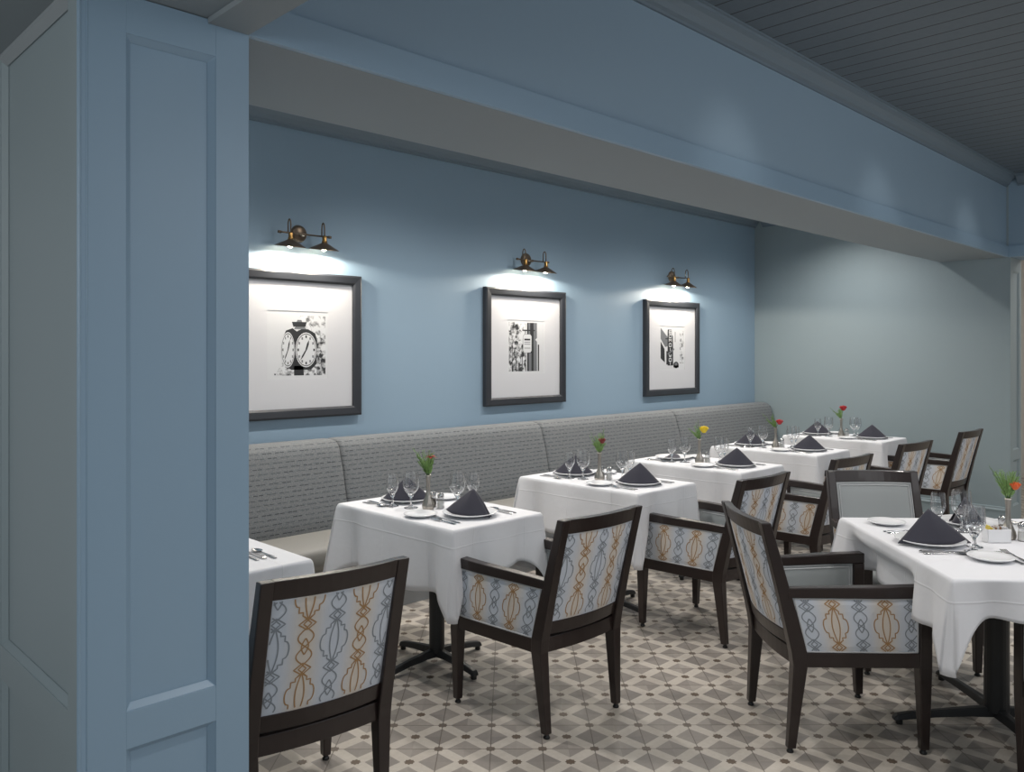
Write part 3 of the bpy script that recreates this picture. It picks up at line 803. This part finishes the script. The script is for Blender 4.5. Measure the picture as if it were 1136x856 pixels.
# napkin folded into a standing pyramid: front triangle, two swept wings, open behind
def mk_napkin():
    t = thing('folded_napkin', '', 'napkin'); H = .114
    bm = newbm(); A = Vector((0.004, .020, H))
    base = [(-.100, -.026), (-.050, -.048), (0, -.060), (.05, -.048), (.100, -.024), (.070, .045), (.030, .092)]
    # front sheet
    def fr(a, b):
        p = Vector((-.133+.266*a, -.030-.022*(1-(2*a-1)**2), 0)); q = p.lerp(A, b)
        q.y -= .008*math.sin(PI*b)*(1-abs(2*a-1)); q.z += .003*math.sin(PI*b)*(abs(2*a-1))**2
        return q
    quadgrid(bm, fr, 14, 10)
    def wing(sg):
        def f(a, b):
            p = Vector((sg*.133, -.030, 0)).lerp(Vector((sg*.022, .080, 0)), a); q = p.lerp(A, b); q += Vector((sg*.004, .003, .002))*math.sin(PI*b)*math.sin(PI*a)
            return q
        return f
    quadgrid(bm, wing(1), 8, 10); quadgrid(bm, wing(-1), 8, 10)
    bmesh.ops.remove_doubles(bm, verts=bm.verts, dist=0.0005)
    obj('napkin_sheet', bm, NAP, t, smooth=True, solid=0.003)
    # second layer of cloth showing as a pleat along the right edge
    bm = newbm()
    def pl(a, b):
        p = Vector((.135, -.022, 0)).lerp(Vector((.070, .035, 0)), a); q = p.lerp(A+Vector((.003, .004, -.004)), b); q += Vector((.007, .006, .002))*math.sin(PI*b)*math.sin(PI*a)
        return q
    quadgrid(bm, pl, 6, 8); obj('pleat', bm, NAP, t, smooth=True, solid=0.0025)
    return t
P_nap = Proto(mk_napkin())
def mk_flat_napkin():
    bm = newbm()
    def f(a, b):
        x = -.095+.19*a; y = -.055+.11*b
        e = (1-(2*a-1)**4)*(1-(2*b-1)**4)
        return (x, y*(1-.35*abs(2*a-1)), .001+.036*e*(.7+.3*math.sin(5*a+2)))
    quadgrid(bm, f, 18, 10); quadgrid(bm, lambda a, b: (-.095+.19*a, (-.055+.11*b)*(1-.35*abs(2*a-1)), .001), 18, 1)
    return single('fallen_napkin', bm, NAP, 'napkin', smooth=True)
P_flat = mk_flat_napkin()
# bud vase
bm = newbm(); lathe(bm, [(0, 0), (.026, 0), (.0295, .006), (.030, .018), (.026, .036), (.017, .056), (.0115, .075), (.0095, .10), (.0095, .13), (.0115, .155), (.014, .168), (.0125, .168), (.009, .15), (0, .12)], 32)
for v in bm.verts:      # shallow flutes on the bulb
    if .01 < v.co.z < .07:
        a = math.atan2(v.co.y, v.co.x); k = 1+.05*math.cos(8*a); v.co.x *= k; v.co.y *= k
P_vase = single('bud_vase', bm, PEWT, 'vase', smooth=True)
def mk_shaker(kind):
    t = thing(kind+'_shaker', '', 'shaker')
    bm = newbm(); lathe(bm, [(0, .0), (.0185, .0), (.0195, .004), (.0175, .030), (.0155, .050), (.0135, .055), (0, .055)], 12); obj('jar', bm, GLASS, t)
    bm = newbm(); lathe(bm, [(0, .003), (.0165, .003), (.0155, .036), (0, .037)], 12); obj('contents', bm, SALT if kind == 'salt' else PEPPER, t)
    bm = newbm(); lathe(bm, [(0, .053), (.0155, .053), (.0165, .056), (.016, .068), (.011, .076), (0, .079)], 20); obj('lid', bm, STEEL, t, smooth=True)
    return t
P_salt = Proto(mk_shaker('salt')); P_pep = Proto(mk_shaker('pepper'))
def mk_flowers(kind, seed, lean, flower_off, fr=0.019, n_fr=9, style='rose'):
    """fern fronds round one bloom, origin at the vase mouth"""
    rnd = random.Random(seed); t = thing('flower_stem', '', 'flowers')
    lf = newbm(); st = newbm()
    n_fr = int(n_fr*1.7)
    for k in range(n_fr):
        a = 2*PI*k/n_fr+rnd.uniform(-.4, .4); L = rnd.uniform(.06, .125)*(1.2 if k % 3 == 0 else 1)
        sp = rnd.uniform(.05, .30)
        d = Vector((math.cos(a)*sp+lean[0], math.sin(a)*sp+lean[1], 1)).normalized()
        pts = [Vector((0, 0, -.03))+Vector((0.004*math.cos(a), 0.004*math.sin(a), 0))]
        for i in range(1, 9):
            q = i/8; p = Vector((0.004*math.cos(a), 0.004*math.sin(a), -.01))+d*L*q+Vector((math.cos(a), math.sin(a), -.2))*.022*q*q
            pts.append(p)
        tube(st, pts, .0009, 4)
        side = d.cross(Vector((0, 0, 1)));
        side = side.normalized() if side.length > .05 else Vector((1, 0, 0))
        up = side.cross(d).normalized()
        for i in range(2, 9):
            for sg in (-1, 1):
                for m_ in range(2):
                    b = pts[i].lerp(pts[i-1], 0.5*m_); ln = .024*(1-abs(i/8-.45)*.8)*rnd.uniform(.8, 1.2)
                    dr = (side*sg*math.cos(rnd.uniform(-.6, .6))+d*.75+up*rnd.uniform(-.5, .5)).normalized(); w = dr.cross(up).normalized()*ln*.13
                    mid = b+dr*ln*.5; vs = [b, mid+w, b+dr*ln, mid-w]
                    lf.faces.new([lf.verts.new(p) for p in vs])
    obj('foliage', lf, LEAF, t); 
    c = Vector(flower_off)
    tube(st, [Vector((0, 0, -.05)), Vector((0, 0, .0)), c*.6, c-Vector((0, 0, fr*.6))], .0016, 6)
    obj('stem', st, STEM, t)
    bm = newbm()
    if style == 'rose':
        for ring, (n, r, tilt, hh) in enumerate(((3, fr*.35, .15, fr*1.1), (4, fr*.6, .35, fr*1.1), (5, fr*.85, .6, fr*1.0), (6, fr*1.0, 1.0, fr*.85))):
            for k in range(n):
                a0 = 2*PI*k/n+ring*.5+rnd.uniform(-.1, .1)
                def pf(u, v, a0=a0, r=r, tilt=tilt, hh=hh, n=n):
                    a = a0+(u-.5)*2*PI/n*1.25*(1-.35*v*v); rr = r*(.45+.55*math.sin(v*PI/2))+tilt*fr*.35*v*v
                    return c+Vector((rr*math.cos(a), rr*math.sin(a), -fr*.75+hh*1.75*v*(1-.12*(2*u-1)**2)))
                quadgrid(bm, pf, 5, 5)
    else:
        for k in range(8):
            a0 = 2*PI*k/8
            def pf(u, v, a0=a0, k=k):
                w = fr*.42*math.sin(PI*min(1, v*.9+.1)); e = (.35 if k % 2 else .75)
                p = Vector((math.cos(a0), math.sin(a0), e)).normalized()*fr*1.7*v; s = Vector((-math.sin(a0), math.cos(a0), 0))
                return c+p+s*w*(2*u-1)+Vector((0, 0, -.012*v*v))
            quadgrid(bm, pf, 3, 6)
    obj('blossom', bm, FLOW[kind], t, smooth=True, solid=0.0008)
    return t

GPL = 'dinner plates on the tables'; GBR = 'bread plates on the tables'; GGO = 'water goblets'; GWI = 'wine glasses'; GFO = 'dinner forks'; GSF = 'salad forks'; GKN = 'table knives'; GSP = 'spoons'; GNA = 'dark folded napkins'
rj = random.Random(4)
def setting(org, rz, end, phrase, gob, wine, plate=(-.01, .195), bread=(-.19, .34), fork=(-.165, .09), knife=(.148, .075), flat=False, nrot=0.0, nsc=1.0):
    M = Matrix.Translation(org) @ Matrix.Rotation(rz, 4, 'Z')
    def w(p, dz=0): v = M @ Vector((p[0], p[1], 0)); return (v.x, v.y, ZT+dz)
    at = end+' setting of '+phrase
    P_plate.put(w(plate), rz, 'white dinner plate, '+at, GPL)
    if flat: P_flat.put(w((plate[0]+.02, plate[1]), .008), rz+.3, 'dark napkin fallen flat on its plate, '+at)
    else: nk = P_nap.put(w(plate, .0085), nrot, 'dark pyramid napkin, '+at, GNA)
    if not flat: nk.scale = (nsc, nsc, nsc)
    P_bread.put(w(bread), rz, 'small white bread plate, '+at, GBR)
    P_gob.put(w(gob), 0, 'large clear goblet, '+at, GGO)
    P_wine.put(w(wine), 0, 'smaller clear wine glass, '+at, GWI)
    a = rj.uniform(-.05, .05)
    P_fork.put(w(fork), rz+a, 'dinner fork, '+at, GFO); P_sfork.put(w((fork[0]-.030, fork[1]-.005)), rz+a+.05, 'salad fork, '+at, GSF)
    P_knife.put(w(knife), rz+a, 'table knife, '+at, GKN); P_spoon.put(w((knife[0]+.030, knife[1]+.004)), rz-a, 'spoon, '+at, GSP)
fl = [None,
      ('crimson', 3, (-.10, .12), (-0.0096, -0.0350, 0.0880), .020, 12, 'lily', 'green fern sprig with a dark crimson flower, nearest vase on the banquette row'),
      ('dark_red', 8, (-.05, .0), (-0.0139, -0.0308, 0.0700), .017, 11, 'rose', 'green sprig with a dark red flower, second full table'),
      ('yellow', 12, (-.35, .3), (-0.0054, -0.0392, 0.0640), .024, 6, 'rose', 'yellow rose with thin green fern'),
      ('red', 21, (-.45, .35), (-0.0068, -0.0378, 0.0420), .021, 7, 'rose', 'red rose with fern leaning left, second farthest table'),
      ('red', 30, (-.4, .3), (-0.0181, -0.0266, 0.0920), .024, 5, 'rose', 'red rose with fern on the farthest table')]
NR = R(-68)   # napkin fronts face the camera side
for i, (x, y0, phr) in enumerate(TABS):
    short = ['the half-hidden pillar-side table', 'first full banquette table', 'second full banquette table', 'the yellow-flower table', 'the second farthest table', 'the farthest table'][i]
    if i == 0:
        P_plate.put((x-.02, y0+.30, ZT), 0, 'white dinner plate cut by the pillar, half-hidden table', GPL)
        a = R(0)
        P_knife.put((x+.155, y0+.12, ZT), 0, 'table knife on the half-hidden table beside the pillar', GKN)
        P_fork.put((x+.125, y0+.12, ZT), 0.02, 'fork lying beside the knife on the half-hidden table', GFO)
        P_spoon.put((x+.185, y0+.10, ZT), -0.02, 'spoon on the half-hidden table beside the pillar', GSP)
        P_bread.put((x-.03, y0+.12, ZT), 0, 'small white plate cut by the pillar, half-hidden table', GBR)
        continue
    j = lambda: rj.uniform(-.01, .01)
    setting(Vector((x, y0, 0)), 0, 'near', short, (.070+j(), .38+j()), (.19+j(), .40+j()), nrot=NR+rj.uniform(-.15, .15))
    setting(Vector((x, y0+TL, 0)), PI, 'far', short, (.085+j(), .36+j()), (.125+j(), .27+j()), bread=(-.19, .29), flat=(i == 3), nrot=NR+rj.uniform(-.3, .3)+(.5 if i == 1 else 0))
    vx, vy = x-.055, y0+.452
    P_vase.put((vx, vy, ZT), 0, 'pewter bud vase on '+short, 'pewter bud vases')
    P_pep.put((x-.003, y0+.478, ZT), 0, 'glass pepper shaker on '+short, 'pepper shakers'); P_salt.put((x+.002, y0+.425, ZT), 0, 'glass salt shaker on '+short, 'salt shakers')
    k = fl[i]; f = mk_flowers(k[0], k[1], k[2], k[3], k[4], k[5], k[6]); f['label'] = k[7]; f.location = (vx, vy, ZT+.168)
# large table: four settings
def edge(v): return BC+v*BH
rzL = R(-47-90)   # guest on the left faces +F : local +y -> +F, local +x -> -L
short = 'the large square table'
setting(edge(-FD), R(-47-90), 'left', short, (.134, .274), (.055, .318), plate=(0, .170), bread=(-.37, .15), fork=(-.18, .075), knife=(.15, .06), nrot=R(-44), nsc=1.1)
setting(edge(LD), R(43+90), 'far', short, (.120, .298), (.195, .253), plate=(.01, .155), bread=(-.25, .25), fork=(-.18, .06), knife=(.16, .05), nrot=R(30))
setting(edge(-LD), R(43-90), 'near', short, (.15, .33), (.21, .29), plate=(.12, .165), bread=(-.255, .265), fork=(-.145, .20), knife=(.27, .06), nrot=R(-40))
setting(edge(FD), R(-47+90), 'right', short, (.12, .29), (.19, .20), plate=(0, .16), bread=(-.22, .27), nrot=R(-40))
cf = BC+FD*.02+LD*.05
t = thing('sugar_caddy', 'white square sugar caddy with packets beside the orange flower', 'caddy', (3.722, .975, ZT), R(-45))
bm = newbm(); box(bm, -.045, .045, -.022, .022, 0, .004); box(bm, -.047, .047, -.022, -.0195, 0, .054); box(bm, -.047, .047, .0195, .022, 0, .054); box(bm, -.047, -.0445, -.022, .022, 0, .054); box(bm, .0445, .047, -.022, .022, 0, .054)
obj('holder', bm, PORC, t, bevel=.001)
for k in range(9):
    bm = newbm(); x = -.037+.0088*k; h = .063+rj.uniform(-.004, .006); box(bm, x, x+.0028, -.017, .017, .005, h)
    obj('packet', bm, (YEL, YEL, WHP, PINKP, WHP, PINKP, WHP, WHP, WHP)[k], t)
vpos = Vector((3.816, .957, ZT))
P_vase.put(vpos, 0, 'pewter bud vase on the large square table', 'pewter bud vases')
f = mk_flowers('orange', 44, (-.05, .05), (-0.0153, -0.0294, 0.0520), .016, 12, 'rose'); f['label'] = 'orange flower with green leaves, large table at right'; f.location = (vpos.x, vpos.y, ZT+.168)
P_pep.put((3.913, 1.003, ZT), 0, 'glass pepper shaker on the large square table', 'pepper shakers')
P_salt.put((3.815, .905, ZT), 0, 'glass salt shaker on the large square table', 'salt shakers')

# ================================================================ PICTURES AND LAMPS
def poly(bm, pts, y, mi):
    bm.faces.new([bm.verts.new((p[0], y, p[1])) for p in pts]).material_index = mi
def ell(cx, cz, rx, rz, n=28): return [(cx+rx*math.cos(2*PI*k/n), cz+rz*math.sin(2*PI*k/n)) for k in range(n)]
def rc_(x0, x1, z0, z1): return [(x0, z0), (x1, z0), (x1, z1), (x0, z1)]
def picture(x, label, art):
    t = thing('framed_picture', label, 'picture', (x, WY, 1.583), 0, 'framed black and white photographs on the blue wall')
    h = .4585; w = .062
    bm = newbm()
    prof = [(0, -.002), (0, -.040), (.012, -.046), (.050, -.042), (.062, -.034), (.062, -.010)]
    rings = []
    for u, y in prof: rings.append([bm.verts.new(((h-u)*a, y, (h-u)*b)) for a, b in ((-1, -1), (1, -1), (1, 1), (-1, 1))])
    rings.append([bm.verts.new((.455*a, -.002, .455*b)) for a, b in ((-1, -1), (1, -1), (1, 1), (-1, 1))])
    for a, b in zip(rings, rings[1:]):
        for i in range(4): bm.faces.new((a[i], a[(i+1) % 4], b[(i+1) % 4], b[i]))
    obj('frame', bm, FRAME, t, bevel=.0015)
    bm = newbm(); q = .40; o_ = .213
    for r4 in ((-q, q, -q, -o_), (-q, q, o_, q), (-q, -o_, -o_, o_), (o_, q, -o_, o_)): box(bm, r4[0], r4[1], -.0206, -.0187, r4[2], r4[3])
    bmesh.ops.remove_doubles(bm, verts=bm.verts, dist=1e-5)
    obj('mat_board', bm, MATB, t)
    bm = newbm(); poly(bm, rc_(-.22, .22, -.22, .22), -.0185, 0); art(bm)
    pr = obj('print', bm, [INKL, INKD, INKM, FOL, FOL2, MATB], t)
    return t
A_, B_, C_ = -.0187, -.0190, -.0193
def art_clock(bm):
    poly(bm, rc_(.0, .195, -.19, .185), A_, 4); poly(bm, [(-.16, -.19), (.195, -.19), (.195, -.02), (.10, -.10), (-.02, -.12), (-.10, -.09)], A_-.0001, 4)
    poly(bm, rc_(.11, .195, -.19, .02), A_-.00015, 3)
    # column and housing
    poly(bm, [(-.03, -.19), (.04, -.19), (.035, -.13), (-.03, -.13)], B_, 1)
    poly(bm, [(-.085, -.125), (-.05, -.155), (.09, -.155), (.13, -.12), (.135, .03), (.12, .075), (.07, .10), (.02, .10), (-.01, .085), (-.04, .105), (-.085, .09), (-.10, .06), (-.115, -.02)], B_, 1)
    poly(bm, [(-.03, .10), (.055, .10), (.045, .115), (-.02, .115)], B_, 2); poly(bm, [(-.035, .115), (.05, .115), (.060, .145), (-.045, .145)], B_, 1)
    poly(bm, [(-.012, .145), (.028, .145), (.022, .158), (-.006, .158)], B_, 2)
    for cx, rx in ((-.072, .047), (.055, .076)):
        poly(bm, ell(cx, -.03, rx, .110), C_, 0); poly(bm, ell(cx, -.03, rx*.93, .103), C_-.0002, 1); poly(bm, ell(cx, -.03, rx*.88, .098), C_-.0004, 0)
        for k in range(12):
            a = 2*PI*k/12; px, pz = cx+rx*.74*math.sin(a), -.03+.083*math.cos(a)
            poly(bm, rc_(px-rx*.07, px+rx*.07, pz-.008, pz+.008), C_-.0006, 2 if k % 3 else 1)
        s = rx/.076
        for a, L, w in ((R(18), .066, .0055), (R(212), .080, .004)):
            dx, dz = math.sin(a)*s, math.cos(a); nx, nz = math.cos(a)*w*s, -math.sin(a)*w
            poly(bm, [(cx-nx, -.03-nz), (cx+nx, -.03+nz), (cx+dx*L*.6+nx*1.3, -.03+dz*L*.6+nz*1.3), (cx+dx*L, -.03+dz*L), (cx+dx*L*.6-nx*1.3, -.03+dz*L*.6-nz*1.3)], C_-.0008, 1)
    poly(bm, rc_(-.165, -.155, -.185, -.177), B_, 1)
def art_sign(bm):
    poly(bm, rc_(-.195, .02, -.195, .195), A_, 3); poly(bm, rc_(-.09, -.02, .02, .195), A_-.0001, 4)
    poly(bm, rc_(.0, .195, -.195, .195), A_-.00012, 0)
    poly(bm, rc_(.01, .085, -.195, .195), B_, 1); poly(bm, rc_(.025, .045, .10, .195), B_-.0001, 2); poly(bm, rc_(.03, .06, -.195, -.05), B_-.0001, 2)
    poly(bm, rc_(.085, .125, -.195, .195), B_, 2); poly(bm, rc_(.135, .150, -.195, .02), B_, 1); poly(bm, [(.105, .06), (.15, .02), (.195, .02), (.195, .05), (.16, .08), (.12, .07)], B_-.0001, 0)
    for x in (-.155, -.12, -.085, -.05, -.01): poly(bm, rc_(x, x+.008, -.195, -.10+.05*math.sin(x*90)), B_, 1)
    poly(bm, rc_(-.162, -.155, -.195, .03), B_, 1)
    poly(bm, rc_(-.045, .10, .128, .138), C_, 1)
    oct_ = [(-.035, -.03), (-.02, -.045), (.045, -.045), (.06, -.03), (.06, .085), (.045, .10), (-.02, .10), (-.035, .085)]
    poly(bm, [(x*1.06, z*1.03) for x, z in oct_], C_-.0001, 2); poly(bm, oct_, C_-.0003, 0)
    poly(bm, rc_(-.022, .046, .052, .066), C_-.0005, 1)
    for z in (.035, .02, -.012): poly(bm, rc_(-.022, .046, z, z+.005), C_-.0005, 2)
def art_street(bm):
    poly(bm, rc_(-.195, .195, -.195, .195), A_, 0); poly(bm, rc_(.13, .195, -.15, .17), A_-.0001, 4)
    poly(bm, [(-.195, .065), (-.13, -.01), (-.125, -.14), (-.195, -.10)], B_, 1); poly(bm, [(-.195, .195), (-.07, .10), (-.07, .02), (-.12, .01), (-.195, .09)], B_-.0001, 2)
    poly(bm, rc_(-.10, -.075, -.16, -.03), B_, 1); poly(bm, rc_(.045, .055, .06, .16), B_, 2)
    poly(bm, [(-.075, .18), (-.01, .18), (-.01, .13), (.01, .12), (.015, -.02), (.015, -.17), (-.08, -.17), (-.08, -.03), (-.08, .12)], B_-.0002, 1)
    poly(bm, rc_(-.115, -.08, .085, .095), B_-.0003, 1)
    # vertical lettering, pale strokes on the dark sign
    def stroke(a, b, w=.0045):
        d = Vector((b[0]-a[0], b[1]-a[1])); n = Vector((-d.y, d.x)).normalized()*w
        poly(bm, [(a[0]-n.x, a[1]-n.y), (b[0]-n.x, b[1]-n.y), (b[0]+n.x, b[1]+n.y), (a[0]+n.x, a[1]+n.y)], C_-.0003, 0)
    for z, kind in ((.155, 'E'), (.115, 'O'), (.075, 'M'), (.030, 'O'), (-.012, 'I'), (-.075, 'W'), (-.115, 'O'), (-.15, 'I')):
        x0, x1, h = -.055, -.015, .014
        if kind == 'E': S_ = [((x0, z-h), (x0, z+h)), ((x0, z+h), (x1, z+h)), ((x0, z), (x1, z)), ((x0, z-h), (x1, z-h))]
        elif kind == 'O': S_ = [((x0, z-h), (x0, z+h)), ((x1, z-h), (x1, z+h)), ((x0, z+h), (x1, z+h)), ((x0, z-h), (x1, z-h))]
        elif kind == 'M': S_ = [((x0, z-h), (x0, z+h)), ((x1, z-h), (x1, z+h)), ((x0, z+h), (-.035, z)), ((-.035, z), (x1, z+h))]
        elif kind == 'W': S_ = [((x0, z+h), (x0+.01, z-h)), ((x0+.01, z-h), (-.035, z+.005)), ((-.035, z+.005), (x1-.01, z-h)), ((x1-.01, z-h), (x1, z+h))]
        else: S_ = [((-.035, z-h), (-.035, z+h))]
        for a, b in S_: stroke(a, b)
    poly(bm, [(-.085, -.055), (-.07, -.065), (.035, -.015), (.025, .0)], C_-.0005, 2)
    poly(bm, ell(.065, -.165, .045, .032, 16), C_, 1); poly(bm, rc_(.02, .11, -.19, -.165), C_, 1); poly(bm, ell(.065, -.158, .025, .014, 12), C_-.0002, 2)
picture(2.658, 'framed black and white photograph of a street clock, next to the pillar', art_clock)
picture(4.704, 'framed black and white photograph of a hanging street sign, middle of three', art_sign)
picture(6.750, 'framed black and white photograph of a vertical sign, farthest of three', art_street)

def make_sconce(x, label):
    t = thing('picture_light', label, 'wall lamp', (x, WY, 2.27), 0, 'twin-shade wall lamps above the pictures')
    bm = newbm(); M = Matrix.Rotation(R(90), 4, 'X')
    lathe(bm, [(0, -.002), (.054, -.002), (.056, .004), (.052, .016), (.038, .026), (0, .030)], 32, M=Matrix.Translation((0, 0, .012)) @ M); obj('wall_plate', bm, BRONZE, t, smooth=True)
    bm = newbm(); tube(bm, [(0, -.02, 0), (0, -.085, 0)], .009, 10); tube(bm, [(-.175, -.085, 0), (.175, -.085, 0)], .0055, 10)
    for s in (-1, 1): lathe(bm, [(0, -.01), (.009, -.01), (.009, .01), (0, .01)], 12, M=Matrix.Translation((s*.175, -.085, 0)) @ Matrix.Rotation(R(90), 4, 'Y'))
    obj('bar', bm, BRONZE, t, smooth=True)
    for sx in (-.118, .118):
        bm = newbm(); pts = [(sx, -.085, 0)]
        for k in range(13):
            a = PI*(1-k/12); pts.append((sx, -.085-.016*(1+math.cos(a)), .045+.036*math.sin(a)))
        pts.append((sx, -.117, -.012)); tube(bm, pts, .0042, 8)
        arm = obj('arm', bm, BRONZE, t, smooth=True)
        bm = newbm(); lathe(bm, [(0, .0), (.011, .0), (.014, -.008), (.014, -.030), (.017, -.034), (.017, -.046), (0, -.046)], 16, sx, -.117); obj('socket', bm, BRASS, t, smooth=True)
        for v in (0,):
            pass
        M2 = Matrix.Translation((sx, -.117, -.04)) @ Matrix.Rotation(R(8), 4, 'X')
        bm = newbm(); lathe(bm, [(.014, 0), (.022, -.008), (.060, -.028), (.086, -.042), (.094, -.047), (.0935, -.049), (.060, -.032), (.021, -.012), (.013, -.006)], 28, M=M2)
        sh = obj('lamp_shade', bm, BRONZE, t, smooth=True)
        bm = newbm(); lathe(bm, [(0, -.012), (.010, -.014), (.015, -.028), (.0165, -.040), (.013, -.052), (0, -.057)], 16, M=M2)
        b = obj('bulb', bm, BULB, t, smooth=True)
        l = bpy.data.lights.new('bulb_light', 'SPOT'); l.energy = 15; l.color = (1, .90, .76); l.shadow_soft_size = .02; l.spot_size = R(174); l.spot_blend = .12
        lo = bpy.data.objects.new('bulb_light', l); C.objects.link(lo); lo.parent = t; lo.location = (sx, -.122, -.104)
    return t
make_sconce(2.668, 'bronze twin-shade wall lamp above the clock picture')
make_sconce(4.714, 'bronze twin-shade wall lamp above the middle picture')
make_sconce(6.760, 'bronze twin-shade wall lamp above the farthest picture')
